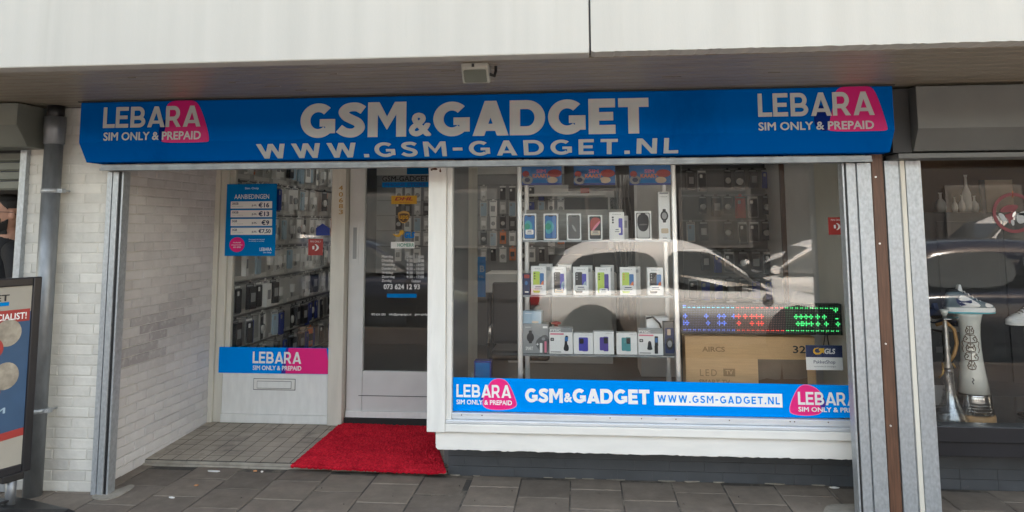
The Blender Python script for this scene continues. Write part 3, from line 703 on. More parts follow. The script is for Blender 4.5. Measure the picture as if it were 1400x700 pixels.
# letterbox
X0, X1, Z0, Z1 = pxbox(347, 403, 518.5, 532.5, YD)
MB().box(X0 - .004, X1 + .004, YD + .0015, YD + .0037, Z0 - .005, Z1 + .004).build('letterbox_edge_shade', 'shutter_grey', ew)  # dark plate painted as the shadow line round the letterbox
lb = MB().plate(rrect(X0, X1, Z0, Z1, .004), (0, YD + .004, 0), UX, UZ, NY, 0.006).build('letterbox', 'white_wood', ew, 0.0015)
X0, X1, Z0, Z1 = pxbox(352, 398, 521.5, 530.5, YD)
MB().box(X0 - .003, X1 + .003, YD - .0026, YD - .0021, Z0 - .004, Z1 + .003).build('flap_edge_shade', 'shutter_grey', lb)  # dark plate painted as the shadow line round the flap
MB().box(X0, X1, YD - .006, YD - .0028, Z0, Z1).build('flap', 'white_panel', lb, 0.0015)
# blue and pink sticker band
X0, X1, Z0, Z1 = pxbox(299.5, 452.5, 475, 510.5, YD - .002)
bd = MB().box(X0, X1, YD - .006, YD - .004, Z0, Z1).build('sticker_band', 'sticker_blue', ew)
Yb = YD - .0062
xp0 = at(391, 493, Yb)[0]; xq = at(385, 493, Yb)[0]
H_ = Z1 - Z0
MB().plate([(xq, Z0 + .002), (xp0 + .04, Z0 + .002), (xp0 + .04, Z1 - .002), (xq + .035, Z1 - .002), (xq + .01, Z0 + H_ * .5)], (0, Yb, 0), UX, UZ, NY, .0006).build('logo_overlap', 'overlap_purple', bd)
MB().plate([(xp0, Z0 + .002), (X1 - .012, Z0 + .002), (X1 - .014, Z0 + H_ * .3), (X1 - .035, Z1 - .002), (xp0 + .02, Z1 - .002), (xp0 + .003, Z0 + H_ * .5)], (0, Yb, 0), UX, UZ, NY, .0011).build('logo_blob', 'logo_pink', bd)
stpx('lettering', 'LEBARA', bd, 345.5, 412, 481, 497, Yb - .0012, 'letter_white', t=.185, gap=.11, depth=.0008)
tpx('lettering', 'SIM ONLY & PREPAID', bd, 345.5, 412, 500, 506.3, Yb - .0012, 'letter_white', bold=0.028, depth=.0008)
# house number on the post
for k, (py, ch) in enumerate(((257, '4'), (266, '0'), (274, '6'), (282, '8'), (290, '3'))):
    tpx('house_number', ch, ew, 463.5, 469, py - 3.4, py + 3.0, YD - .0355, 'brass', bold=0.02, depth=.004)
# offers poster taped on the inside face of the glass, in front of the frame
Yp = YD - .004
X0, X1, Z0, Z1 = pxbox(309, 377.5, 251.5, 350, Yp)
po = thing('offers_poster', 'blue price poster with four white price bars on the entrance window', 'poster', ((X0 + X1) / 2, Yp, Z0))
MB().box(X0, X1, Yp - .003, Yp, Z0, Z1).build('sheet', 'poster_blue', po)
Yq = Yp - .0032
def ptext(s, x0, x1, y0, y1, mat='letter_white', bold=.015): tpx('lettering', s, po, x0, x1, y0, y1, Yq - .0011, mat, bold=bold, depth=.0005)
ptext('Sim Only', 335, 354, 256, 259.5)
ptext('AANBIEDINGEN', 320.5, 368, 265.5, 272)
for (y0, y1, gb, pr) in ((275.3, 285, '20GB', '€16'), (287.3, 297, '10GB', '€13'), (299.3, 309, '5GB', '€9'), (311.3, 321, '3GB', '€7,50')):
    X0, X1, Z0, Z1 = pxbox(315.5, 372, y0, y1, Yq)
    MB().plate(rrect(X0, X1, Z0, Z1, .004), (0, Yq, 0), UX, UZ, NY, .001).build('price_bar', 'print_white', po)
    ptext(gb, 317.5, 326 if len(gb) > 3 else 324, y0 + 1.5, y0 + 4.6, 'letter_navy', .02); ptext('per maand', 318, 332, y0 + 6.3, y0 + 7.6, 'print_grey', 0)
    ptext('p.m.', 344.5, 351, y0 + 4.4, y0 + 7.6, 'letter_navy'); ptext(pr, 353.5 if len(pr) != 2 else 357.5, 370 if len(pr) > 3 else 368, y0 + 1.6, y1 - 1.4, 'letter_navy', .03)
q = at(324, 334.5, Yq)
MB().plate(disc(q[0], q[2], .062, .058), (0, Yq, 0), UX, UZ, NY, .001).build('price_burst', 'logo_pink', po)
for yy in (331.5, 335, 338): ptext('inclusief' if yy < 333 else 'onbeperkt bellen' if yy < 336 else 'en sms', 316 if yy > 333 and yy < 336 else 319, 331.5 if yy > 333 and yy < 336 else 329, yy - .9, yy + .9)
ptext('Overstappen was nog nooit', 340, 362, 326.6, 328.2); ptext('zo makkelijk en voordelig', 340, 361, 329, 330.6)
ptext('LEBARA', 355, 371.5, 338.5, 343); ptext('Sim Only', 360, 371, 344.3, 346.6)

def sticker(parent, x0, x1, y0, y1, Y, mat, s=None, smat='letter_white', tb=None, nm='sticker'):
    o = rpx(nm, parent, x0, x1, y0, y1, Y, mat, .001)
    if s: 
        tb = tb or (x0 + 2, x1 - 2, y0 + 3, y1 - 3)
        tpx('lettering', s, o, *tb, Y - .0011, smat, bold=.02, depth=.0004)
    return o
Yg = YD + .0345
sk = rpx('sticker', ew, 421.5, 441.5, 326.5, 349, Yg, 'red_sticker', .001)
tpx('lettering', 'PIN ONLY', sk, 424, 439, 329, 331.5, Yg - .0011, 'letter_white', depth=.0004)
tpx('lettering', 'ı)', sk, 427, 436, 334, 343, Yg - .0011, 'letter_white', bold=.03, depth=.0004)
polypx('sticker', ew, [(432, 322), (432, 312), (441, 305.5), (451, 312), (451, 322)], Yg, 'deep_blue', .001, 0)

# door
sd = thing('shop_door', 'grey shop door with opening hours lettering on its glass behind the red mat', 'door', (1.6, YD + .07, 0.055))
YDr = YD + .05
dx0 = xd + .006; dxg = at(497, 400, YDr)[0]; dzg = at(540, 508, YDr)[2]; dzb = at(540, 571, YDr)[2]; dx1 = 2.03
MB().box(dx0, dxg, YDr, YDr + .045, dzb, ZTOP).build('stile', 'grey_door', sd, 0.004)
MB().box(dxg + .001, dx1, YDr + .002, YDr + .043, dzb + .001, dzg).build('kick_panel', 'grey_door', sd, 0.004)
MB().box(dxg + .001, dx1, YDr, YDr + .045, 2.06, ZTOP).build('top_rail', 'grey_door', sd, 0.004)
MB().box(dx0 + .002, dx1, YDr - .018, YDr - .001, dzb - .001, dzb + .045).build('weather_bar', 'white_panel', sd, 0.003)
X0 = at(490, 542, YDr)[0]; z = at(540, 542, YDr)[2]
MB().box(X0, dx1, YDr - .002, YDr + .0015, z, z + .004).build('panel_groove', 'interior_dark', sd)
gp_ = MB().box(dxg, dx1, YDr + .02, YDr + .026, dzg, 2.06).build('pane', 'window_glass', sd)
MB().box(dx0 - .004, dx1, YDr - .03, YDr + .09, 0.0556, dzb - .004).build('threshold', 'rubber', sd)
X0, X1, Z0, Z1 = pxbox(480.5, 490.5, 305, 361, YDr)
hp = MB().plate(rrect(X0, X1, Z0, Z1, .003), (0, YDr, 0), UX, UZ, NY, .006).build('handle_plate', 'grey_door', sd, 0.001)
X0, X1, Z0, Z1 = pxbox(483, 488, 311, 354, YDr); MB().box(X0, X1, YDr - .008, YDr - .0062, Z0, Z1).build('handle_recess', 'interior_grey', hp)
Yg2 = YDr + .0195
def dl(s, x0, x1, y0, y1, mat='letter_white', bold=.02, **k): return tpx('lettering', s, gp_, x0, x1, y0, y1, Yg2, mat, bold=bold, depth=.0006, **k)
dl('GSM-GADGET', 522.5, 586, 240.5, 248, 'letter_dark'); sticker(gp_, 522.5, 586, 249, 256, Yg2, 'poster_blue', 'PHONE STORE', 'deep_blue', (526, 582, 250.5, 254.5))
o = sticker(gp_, 535, 570, 267.5, 279, Yg2, 'print_yellow'); tpx('lettering', 'DHL', o, 539.5, 564.5, 269.5, 274.2, Yg2 - .0011, 'print_red', bold=.05, shear=.25, depth=.0004)
tpx('lettering', 'ServicePoint', o, 546, 561, 275.6, 277.4, Yg2 - .0011, 'print_red', depth=.0004)
o = polypx('sticker', gp_, [(544, 291), (548, 289), (552, 288.3), (556, 289), (560, 291), (560, 298), (557, 303), (552, 306), (547, 303), (544, 298)], Yg2, 'brass', .001, 1)
polypx('shield', o, [(545.2, 293.6), (550, 291.4), (558.8, 292.0), (558.8, 298), (556, 302), (552, 304.6), (548, 302), (545.2, 298)], Yg2 - .0011, 'print_brown', .0004, 1)
tpx('lettering', 'ups', o, 546, 558, 294.4, 301.6, Yg2 - .0017, 'print_yellow', bold=.03, depth=.0004)
o = tpx('lettering', 'GLS', gp_, 553, 567, 317, 325.5, Yg2, 'sticker_blue', bold=.05, shear=.2, depth=.0006)
polypx('arrow', o, [(536, 319), (541, 324), (547, 324), (549, 320), (551, 322), (553, 314), (545, 315.5), (547, 317.4), (544, 321), (540, 320.5)], Yg2 - .0011, 'print_yellow', .0004, 1)
sticker(gp_, 534.5, 567, 330.5, 339.5, Yg2, 'print_white', 'HOMERR', 'print_green', (543.5, 566, 332.6, 337.4))
for k, (d_, h_) in enumerate((('Maandag', '12:00 - 18:00'), ('Dinsdag', '9:30 - 18:00'), ('Woensdag', '9:30 - 18:00'), ('Donderdag', '9:30 - 18:00'), ('Vrijdag', '9:30 - 20:00'), ('Zaterdag', '9:30 - 17:00'), ('Zondag', 'Gesloten'))):
    y = 351 + k * 5.52; w = len(d_) * 2.2
    dl(d_, 522, 522 + w, y - 2, y + 2.1, bold=.012); dl(h_, 579.5 - (25 if k == 0 else 17 if k == 6 else 23.5), 579.5 if k < 6 else 575, y - 1.9, y + 1.9, bold=.012)
dl('073 624 12 93', 524.5, 574, 388.5, 395.6, bold=.035)
rpx('sticker', gp_, 529, 569.5, 401.5, 407, Yg2, 'poster_blue', .001)
dl('073 624 1293', 508, 527, 428.4, 431.4); dl('info@gsmgadget.nl', 532, 562, 428.2, 432); dl('gsm-gadget.nl', 567, 592, 428.4, 431.8)

# ================================================================== DISPLAY WINDOW
YF = 0.22
sw_ = thing('shop_window', 'wide white timber display window with a blue sticker band along its bottom', 'window', (3.15, YF, 0.2))
wx0 = at(584.5, 420, YF)[0]; wxi = at(609, 420, YF)[0]; wxg = at(616.5, 420, YF)[0]; WX1 = 4.50
zf0 = at(595, 591, YF)[2]; zf1 = at(610, 577, YF)[2]
MB().box(wx0, wxi, YF, YF + .12, zf0, 2.10).build('post', 'white_wood_post', sw_, 0.004)
MB().box(wxi + .001, wxg, YF + .03, YF + .10, zf1 - .01, 2.03).build('inner_post', 'white_wood_post', sw_, 0.004)
MB().box(wxi + .001, WX1, YF + .002, YF + .12, zf0 + .001, zf1 - .012).build('bottom_rail', 'white_wood', sw_, 0.005)
MB().box(wxi + .001, WX1, YF + .012, YF + .08, zf1 - .011, zf1 + .008).build('drip_moulding', 'sill_metal', sw_, 0.004)
zg = at(640, 563.5, YF + .06)[2]
sill = MB().box(wxg + .001, WX1, YF + .04, YF + .08, zf1 + .009, zg).build('sill', 'sill_metal', sw_, 0.003)
g = MB()
for x in (592, 631, 659, 834, 877, 924, 997, 1080, 1086, 1132): 
    q = at(x, 570, YF + .04); g.tube([(q[0], YF + .038, zg - .012), (q[0], YF + .041, zg - .012)], .0035, 8)
g.build('screw_head', 'bare_wood', sill)
zl0 = at(620, 615, YF + .035)[2]
g = MB(); P = [(at(595.8, 600, YF + .03)[0], zl0 + .012), (at(595.8, 600, YF + .03)[0] + .012, zl0)]
x = P[-1][0]
while x < WX1 - .03: x += random.uniform(.01, .035); P.append((x, zl0 + random.uniform(-.003, .003)))
P += [(WX1, zl0), (WX1, zf0 - .001), (P[0][0], zf0 - .001)]
g.prism(P, YF + .03, YF + .10, 'y').build('lower_board', 'white_wood', sw_, 0.003)
MB().box(wxi + .001, WX1, YF + .01, YF + .10, 1.985, 2.10).build('head_rail', 'cream_wood', sw_, 0.004)
wp = at(590, 232, YF - .001)
g = MB(); 
for (x0, x1, y0, y1) in ((587.5, 599, 229, 233), (590, 603, 226, 230), (600, 604, 229, 236), (588, 592, 231, 234)):
    X0, X1, Z0, Z1 = pxbox(x0, x1, y0, y1, YF); g.plate(chaikin([(X0, Z0 + .005), (X1, Z0), (X1 - .01, Z1), (X0 + .008, Z1 - .006)], 2), (0, YF, 0), UX, UZ, NY, .0008)
g.build('bare_patch', 'bare_wood', sw_)
YG = YF + .07
MB().box(1.93, 4.47, YF + .101, .499, zl0 + .012, .358).build('base_board', 'interior_white', sw_)
pane = MB().box(wxg, WX1, YG, YG + .006, zg - .006, 1.986).build('pane', 'window_glass', sw_)
# sticker band
zs1 = at(640, 516, YG)[2]
Yt = YG - .0005
P = [(wxg + .003, zg + .004), (at(1120, 574, Yt)[0], zg + .004), (at(1175, 570.5, Yt)[0], zg + .010), (WX1, zg + .012), (WX1, at(1165, 527, Yt)[2]), (wxg + .003, zs1)]
band = MB().plate(P, (0, Yt, 0), UX, UZ, NY, .0012).build('sticker_band', 'sticker_blue', pane)
Yt -= .0014
def bt(s, x0, x1, y0, y1, mat='letter_white', bold=.03, **k): return tpx('lettering', s, band, x0, x1, y0, y1, Yt - .0012, mat, bold=bold, depth=.0005, **k)
B1 = [(660, 550), (668, 526), (676, 518), (690, 518.5), (698, 530), (705, 548), (706, 555), (696, 559.5), (672, 560), (662, 556)]
blob(band, [(655, 545), (663, 534), (672, 540), (672, 558), (664, 556)], Yt + .0006, 'logo_overlap', 'overlap_purple', .0005)
blob(band, [(683 + (x - 683) * 1.05, 539 + (y - 539) * 1.04) for x, y in B1], Yt + .0003, 'logo_rim', 'logo_pink_edge', .0004); blob(band, B1, Yt, th=.0008)
stpx('lettering', 'LEBARA', band, 624, 699, 526, 543.5, Yt - .0012, 'letter_white', t=.185, gap=.11, depth=.0007); bt('SIM ONLY & PREPAID', 624, 700, 546.8, 553.4)
stpx('lettering', 'GSM', band, 718, 769.5, 531, 550.5, Yt - .0012, 'letter_white', t=.25, gap=.07, depth=.0007); bt('&', 771, 782, 537, 550, bold=.045); stpx('lettering', 'GADGET', band, 783, 888, 532, 552, Yt - .0012, 'letter_white', t=.25, gap=.07, depth=.0007)
rpx('web_address_panel', band, 894.5, 1069.5, 537, 555.5, Yt, 'print_white', .0008)
stpx('lettering', 'WWW.GSM-GADGET.NL', band, 899, 1066, 541.3, 551.5, Yt - .0012, 'sticker_blue', t=.19, gap=.28, depth=.0007)
B2 = [(1080, 562), (1081, 552), (1090, 532), (1097, 526.5), (1106, 526.5), (1119, 533), (1126, 545), (1126, 560), (1118, 567), (1100, 568), (1084, 566)]
blob(band, [(1103 + (x - 1103) * 1.05, 548 + (y - 548) * 1.04) for x, y in B2], Yt + .0003, 'logo_rim', 'logo_pink_edge', .0004); blob(band, B2, Yt, th=.0008)
blob(band, [(1120, 538), (1127, 543), (1130, 555), (1122, 563)], Yt - .0002, 'logo_overlap', 'overlap_purple', .0008)
stpx('lettering', 'LEBARA', band, 1091, 1173, 536.3, 554, Yt - .0012, 'letter_white', t=.185, gap=.11, depth=.0007); bt('SIM ONLY & PREPAID', 1091.5, 1187, 557, 563.6)
sk = rpx('sticker', pane, 1132.5, 1156, 297, 321, YG - .0005, 'red_sticker', .001)
tpx('lettering', 'PIN ONLY', sk, 1136, 1152, 299.5, 302, YG - .0016, 'letter_white', depth=.0004)
tpx('lettering', 'ı)', sk, 1140, 1149, 305, 314.5, YG - .0016, 'letter_white', bold=.03, depth=.0004)

pl = thing('plinth_wall', 'low dark grey painted plinth wall below the display window', 'wall', (3.2, 0.55, 0))
g = MB(); g.box(1.975, 4.42, 0.505, 0.60, -0.02, 0.27)
zz = [0.0, 0.058, 0.118, 0.268]
for r in range(3):
    x = 1.975
    while x < 4.42:
        w = 0.21 if r != 2 else 0.3; w = w * (0.5 if (r % 2 and x == 1.975) else 1); x1 = min(x + w, 4.42)
        g.box(x + .001, x1 - .001, 0.50 + random.uniform(-.001, .001), 0.506, zz[r] + .0015, zz[r + 1] - .0015); x += w
g.build('wall', 'plinth_paint', pl)

# ================================================================== SHOP INTERIOR (room shell)
sh = thing('shop_interior', 'white walled interior of the phone shop behind the windows', 'shop interior', (2.2, 3, 0.05))
MB().box(-0.3, 4.7, 1.48, 5.2, 0.0, 0.055).build('floor', 'interior_floor', sh)
MB().box(1.93, 4.47, 0.601, 1.479, 0.0, 0.359).build('window_floor', 'board_dark', sh)
MB().box(-0.3, 4.7, 1.50, 2.7, 2.42, 2.5).box(-0.3, 4.7, 4.0, 5.2, 2.42, 2.5).box(-0.3, 0.3, 2.701, 3.999, 2.42, 2.5).box(4.0, 4.7, 2.701, 3.999, 2.42, 2.5).build('ceiling', 'interior_white', sh)
MB().box(0.3, 4.0, 2.701, 3.999, 2.46, 2.475).build('daylight_fill_panel', 'frosted', sh)  # added panel, not a known window: lets daylight into the dim shop
MB().box(1.90, 4.6, 0.325, 1.499, 2.102, 2.2).build('window_ceiling', 'interior_white', sh)
MB().box(-0.06, 1.90, 0.05, 1.36, 2.17, 2.27).build('recess_ceiling', 'soffit_paint', sh)
MB().box(-0.06, 2.0, YD + .09, YD + .14, ZTOP + .002, 2.42).build('front_lintel', 'interior_white', sh)
MB().box(-0.25, -0.06, 1.502, 5.1, 0.056, 2.419).build('left_wall', 'interior_white', sh)
MB().box(4.50, 4.6, 0.5, 5.1, 0.056, 2.419).build('right_wall', 'interior_white', sh)
MB().box(-0.25, 4.6, 5.102, 5.2, 0.056, 2.419).build('back_wall', 'board_dark', sh)
MB().box(1.925, 1.985, 0.36, 1.74, 0.361, 2.099).build('left_reveal', 'cream_reveal', sh, .003)
MB().box(1.986, 1.992, 0.40, 1.20, 0.362, 2.05).build('reveal_board', 'interior_grey', sh)
MB().box(4.42, 4.498, 0.36, 0.98, 0.361, 2.099).build('right_reveal', 'cream_reveal', sh, .003)
MB().box(4.43, 4.497, 0.985, 1.75, 0.361, 2.099).build('right_panel', 'interior_white', sh, .003)
MB().box(4.40, 4.44, 1.755, 1.79, 0.361, 2.099).build('edge_post', 'brown_timber', sh)

# ================================================================== ACCESSORY RACKS AND PACKS
ORD = ['first', 'second', 'third', 'fourth', 'fifth', 'sixth', 'seventh', 'eighth', 'ninth', 'tenth', 'eleventh', 'twelfth', 'thirteenth', 'fourteenth', 'fifteenth', 'sixteenth', 'seventeenth', 'eighteenth', 'nineteenth', 'twentieth', 'twenty-first', 'twenty-second']
def pack_mesh(nm, w, h, d, card, prod, kind):
    """hanging blister pack: header card with a euro hole tab, and a product shape in front; faces -Y, hangs from its top"""
    g = MB()
    g.mat(0); g.plate(rrect(-w / 2, w / 2, -h, 0, .006, 2), (0, 0, 0), UX, UZ, (0, -1, 0), .002)
    g.plate(rrect(-w * .16, w * .16, -.004, .018, .006, 2), (0, .0005, 0), UX, UZ, (0, -1, 0), .002)
    g.mat(1)
    if kind == 'cable':
        g.lathe([(w * .20, -.008), (w * .34, -.008), (w * .34, .004), (w * .20, .004)], (0, 0, 0), 14)
        vs = g.v[-14 * 4:]; g.v[-14 * 4:] = [(x, -.010 - z, y - h * .6) for x, y, z in vs]
    elif kind == 'case':
        g.plate(rrect(-w * .38, w * .38, -h * .95, -h * .14, .010, 3), (0, -.002, 0), UX, UZ, (0, -1, 0), d)
        g.mat(2); g.plate(rrect(-w * .30, -w * .02, -h * .36, -h * .2, .006, 2), (0, -.0022 - d, 0), UX, UZ, (0, -1, 0), .002)
    elif kind == 'box':
        g.box(-w * .46, w * .46, -.004 - d, -.002, -h * .98, -h * .12)
        g.mat(2); g.plate([(-w * .3, -h * .7), (w * .3, -h * .7), (w * .3, -h * .35), (-w * .3, -h * .35)], (0, -.0045 - d, 0), UX, UZ, (0, -1, 0), .001)
    elif kind == 'charger':
        g.box(-w * .3, w * .3, -.003 - d, -.002, -h * .7, -h * .35)
        g.mat(2); g.tube([(0, -.01, -h * .7), (w * .2, -.012, -h * .85), (-w * .2, -.012, -h * .9), (0, -.01, -h * .76)], .004, 6)
    g.mat(2); g.plate([(-w * .42, -h * .10), (w * .42, -h * .10), (w * .42, -h * .03), (-w * .42, -h * .03)], (0, -.0022, 0), UX, UZ, (0, -1, 0), .0008)
    return g.mesh(nm, [card, prod, 'print_grey' if card != 'print_grey' else 'print_white'])
PK = [('white carded cable pack', 'light', pack_mesh('pack', .088, .19, .012, 'print_white', 'print_grey', 'cable')),
      ('white boxed accessory pack', 'light', pack_mesh('pack', .092, .20, .030, 'print_white', 'print_white', 'box')),
      ('clear phone case pack', 'light', pack_mesh('pack', .096, .205, .014, 'board_grey', 'print_pale_blue', 'case')),
      ('grey charger pack', 'light', pack_mesh('pack', .090, .19, .028, 'board_grey', 'print_white', 'charger')),
      ('black phone case pack', 'dark', pack_mesh('pack', .096, .20, .014, 'print_grey', 'letter_dark', 'case')),
      ('black boxed accessory pack', 'dark', pack_mesh('pack', .090, .19, .030, 'letter_dark', 'letter_dark', 'box')),
      ('dark blue phone case pack', 'dark', pack_mesh('pack', .096, .20, .014, 'board_dark', 'deep_blue', 'case')),
      ('black carded cable pack', 'dark', pack_mesh('pack', .088, .18, .012, 'letter_dark', 'board_grey', 'cable')),
      ('red phone case pack', 'red', pack_mesh('pack', .096, .20, .016, 'print_red', 'print_red', 'case')),
      ('orange carded pack', 'orange', pack_mesh('pack', .09, .18, .012, 'print_orange', 'letter_dark', 'charger'))]
LIGHT = [0, 1, 2, 3]; DARK = [4, 5, 6, 7]
def hang(i, loc, rz, where, group, sc=1.0, first={}):
    nm, _, me = PK[i]
    o = bpy.data.objects.new('accessory_pack', me); COL.objects.link(o)
    o.location = loc; o.rotation_euler = (0, 0, rz); o.scale = (sc, sc, sc)
    tag(o, nm + ' ' + where, 'accessory pack', group)
ROWW = ['top row', 'second row', 'third row', 'fourth row', 'fifth row', 'sixth row', 'seventh row', 'eighth row']

# left wall rack (on the wall X = -0.06, seen through the entrance window)
rk = thing('accessory_rack', 'long grey slatted rack wall of hanging packs behind the entrance window', 'rack', (-0.05, 2.8, 0.06))
MB().box(-0.058, -0.04, 1.54, 4.6, 0.07, 2.40).build('backboard', 'board_grey', rk)
zr = [at(455, y, 4.0)[2] for y in (231, 265, 299, 333, 367, 401, 434, 468)]
for z in zr:
    g = MB(); g.box(-0.0395, -0.026, 1.54, 4.6, z + .006, z + .022)
    y = 1.62
    while y < 4.55: g.tube([(-0.03, y, z + .006), (0.085, y, z + .006), (0.09, y, z + .014)], .0022, 5); y += .1335
    g.build('peg_rail', 'rack_metal', rk)
    g = MB(); y = 1.60
    while y < 4.5: g.box(-0.0395, -0.034, y, y + .30, z - .25, z - .215); y += .40
    g.build('price_strip', 'interior_white', rk)
for r, z in enumerate(zr):
    for k in range(20):
        y = 1.62 + k * .1335
        if random.random() < .07 and r not in (0, 1): continue
        i = random.choice(LIGHT) if r < 4 else random.choice(LIGHT + DARK) if (r == 4) else random.choice(LIGHT + DARK * 2) if r == 5 and k < 6 else random.choice(DARK)
        if r < 4 and random.random() < .12: i = random.choice(DARK)
        if r == 6 and k == 1: i = 8
        if random.random() < .04: i = 9
        hang(i, (0.02 + random.uniform(-.03, .045), y + random.uniform(-.012, .012), z + .002), pi / 2 + random.uniform(-.22, .22),
             'on left wall rack, %s from the window, %s' % (ORD[k], ROWW[r]), 'packs on the left wall rack', random.uniform(1.05, 1.2))

# back wall rack
bk = thing('accessory_rack', 'grey back wall rack crowded with small hanging packs, seen beside the cream window reveal', 'rack', (1.8, 5.05, 0.5))
MB().box(0.2, 2.62, 5.06, 5.10, 0.95, 2.38).build('backboard', 'interior_grey', bk)
zb_ = [at(682, y, 5.0)[2] for y in (254, 274, 295, 316, 338)]
for z in zb_: MB().box(0.2, 2.62, 5.045, 5.0595, z + .004, z + .018).build('peg_rail', 'rack_metal', bk)
MB().box(0.2, 2.62, 5.04, 5.0595, 2.20, 2.34).build('header_panel', 'interior_white', bk)
MB().box(0.6, 1.5, 5.03, 5.0395, 2.21, 2.33).build('blue_header', 'poster_blue', bk)
n_ = 0
for r, z in enumerate(zb_):
    for k in range(18):
        x = 0.50 + k * .122
        if random.random() < .08: continue
        i = random.choice(LIGHT * 2 + DARK + [9])
        hang(i, (x, 5.03, z), random.uniform(-.1, .1), 'on back wall rack, %s from its left end, %s' % (ORD[k], ROWW[r]), 'packs on the back wall rack', random.uniform(.85, 1.0))
# right rack of dark cases
rt = thing('accessory_rack', 'dark rack of black phone case packs behind the right part of the display window', 'rack', (4.0, 2.6, 0.3))
X0 = at(934, 300, 2.6)[0]; X1 = at(1090, 300, 2.6)[0]
MB().box(X0, X1, 2.64, 2.67, 0.06, 2.40).build('backboard', 'board_dark', rt)
zt_ = [at(1000, y, 2.55)[2] for y in (232, 268, 303, 344, 381, 412)]
for r, z in enumerate(zt_):
    MB().box(X0, X1, 2.622, 2.6395, z + .004, z + .018).build('peg_rail', 'rack_metal', rt)
    for k in range(9):
        x = X0 + .06 + k * .112
        if random.random() < .1: continue
        i = random.choice(DARK * 5 + [8, 2])
        hang(i, (x, 2.56 + random.uniform(-.03, .03), z), random.uniform(-.5, .5), 'on dark right rack, %s from its left end, %s' % (ORD[k], ROWW[r]), 'packs on the dark right rack', random.uniform(.85, 1.0))

# ================================================================== SHOP FURNITURE
ct = thing('counter', 'white shop counter with a grey cupboard deep inside the shop', 'counter', (2.3, 4.0, 0.06))
x0 = at(663, 390, 3.9)[0]
zc1, zc0 = at(690, 374, 3.9)[2], at(690, 400, 3.9)[2]
MB().box(x0, 3.2, 3.9, 4.5, zc0, zc1).build('counter_top', 'interior_white', ct, .004)
MB().box(x0 + .25, 3.15, 3.95, 4.45, 0.06, zc0 - .001).build('cupboard', 'board_grey', ct)
MB().box(x0 + .33, x0 + .6, 3.935, 3.949, 0.12, zc0 - .05).build('cupboard_door', 'interior_white', ct, .003)
MB().box(x0 + .02, x0 + .05, 3.95, 4.45, 0.06, zc0 - .001).build('side_panel', 'interior_dark', ct)
bb = thing('banner', 'narrow blue banner with a white letter B beside the counter', 'banner', (2.2, 3.7, .3))
o = rpx('sheet', bb, 651.5, 664, 351, 406, 3.7, 'poster_blue', .01); tpx('lettering', 'B', o, 656, 662.5, 363, 372, 3.6895, 'print_pale_blue', bold=.04)
tpx('lettering', 'TEL', o, 654, 662, 377, 380, 3.6895, 'print_pale_blue', bold=.02)
# small hardware standing on the counter
def screen(nm, label, x0, x1, y0, y1, Y, zb):
    X0, X1, Z0, Z1 = pxbox(x0, x1, y0, y1, Y)
    t = thing(nm, label, 'monitor', ((X0 + X1) / 2, Y, zb))
    f = MB().box(X0, X1, Y, Y + .03, Z0, Z1).build('case', 'black_plastic', t, .004)
    MB().box(X0 + .012, X1 - .012, Y - .002, Y - .0005, Z0 + .02, Z1 - .012).build('screen', 'interior_dark', f)
    xm = (X0 + X1) / 2
    MB().box(xm - .02, xm + .02, Y + .031, Y + .05, zb, (Z0 + Z1) / 2).box(xm - .09, xm + .09, Y - .04, Y + .1, zb, zb + .012).build('stand', 'black_plastic', t, .003)
screen('monitor', 'black monitor on the counter behind the upper phone shelf', 750, 795, 348, 376, 4.1, zc1)
screen('monitor', 'wider black screen on the counter right of the other monitor', 812, 868, 340, 374, 4.2, zc1)
# wall furniture at the back of the shop
X0, X1, Z0, Z1 = pxbox(722, 828, 257, 268, 4.9)
t = thing('wall_shelf', 'white wall shelf with small posters high on the back wall', 'shelf', ((X0 + X1) / 2, 4.9, Z0))
MB().box(X0, X1, 4.85, 5.09, Z0, Z0 + .03).build('board', 'interior_white', t, .003)
MB().box(X0 + .08, X0 + .5, 4.90, 4.92, Z0 + .031, Z1 + .04).build('card', 'board_grey', t); MB().box(X0 + .65, X1 - .2, 4.90, 4.92, Z0 + .031, Z1).build('card', 'red_sticker', t)
bw = thing('back_doorway', 'dark doorway with a pale grey frame in the back wall', 'doorway', (3.1, 5.09, .06))
X0, X1, Z0, Z1 = pxbox(748, 832, 270, 400, 5.09)
MB().box(X0, X1, 5.085, 5.1, .06, Z1).build('opening', 'interior_dark', bw)
MB().box(X0 - .08, X0 - .001, 5.07, 5.1, .06, Z1 + .08).box(X1 + .001, X1 + .08, 5.07, 5.1, .06, Z1 + .08).box(X0, X1, 5.07, 5.1, Z1 + .001, Z1 + .08).build('frame', 'interior_white', bw)
X0, X1, Z0, Z1 = pxbox(834, 862, 270, 290, 5.09)
t = MB().box(X0, X1, 5.07, 5.1, Z0 - .1, Z1); tag(t.build('notice_board', 'interior_dark'), 'small dark notice board right of the back doorway', 'notice board')
cb = thing('tall_cabinet', 'tall pale grey cabinet standing behind the right end of the phone shelves', 'cabinet', (3.8, 3.4, .06))
X0, X1 = at(872, 300, 3.3)[0], at(922, 300, 3.3)[0]
MB().box(X0, X1, 3.3, 3.75, .06, 2.1).build('body', 'board_grey', cb, .005)
MB().box(X0 + .02, X1 - .02, 3.285, 3.299, .5, 2.06).build('door', 'board_grey', cb, .004)
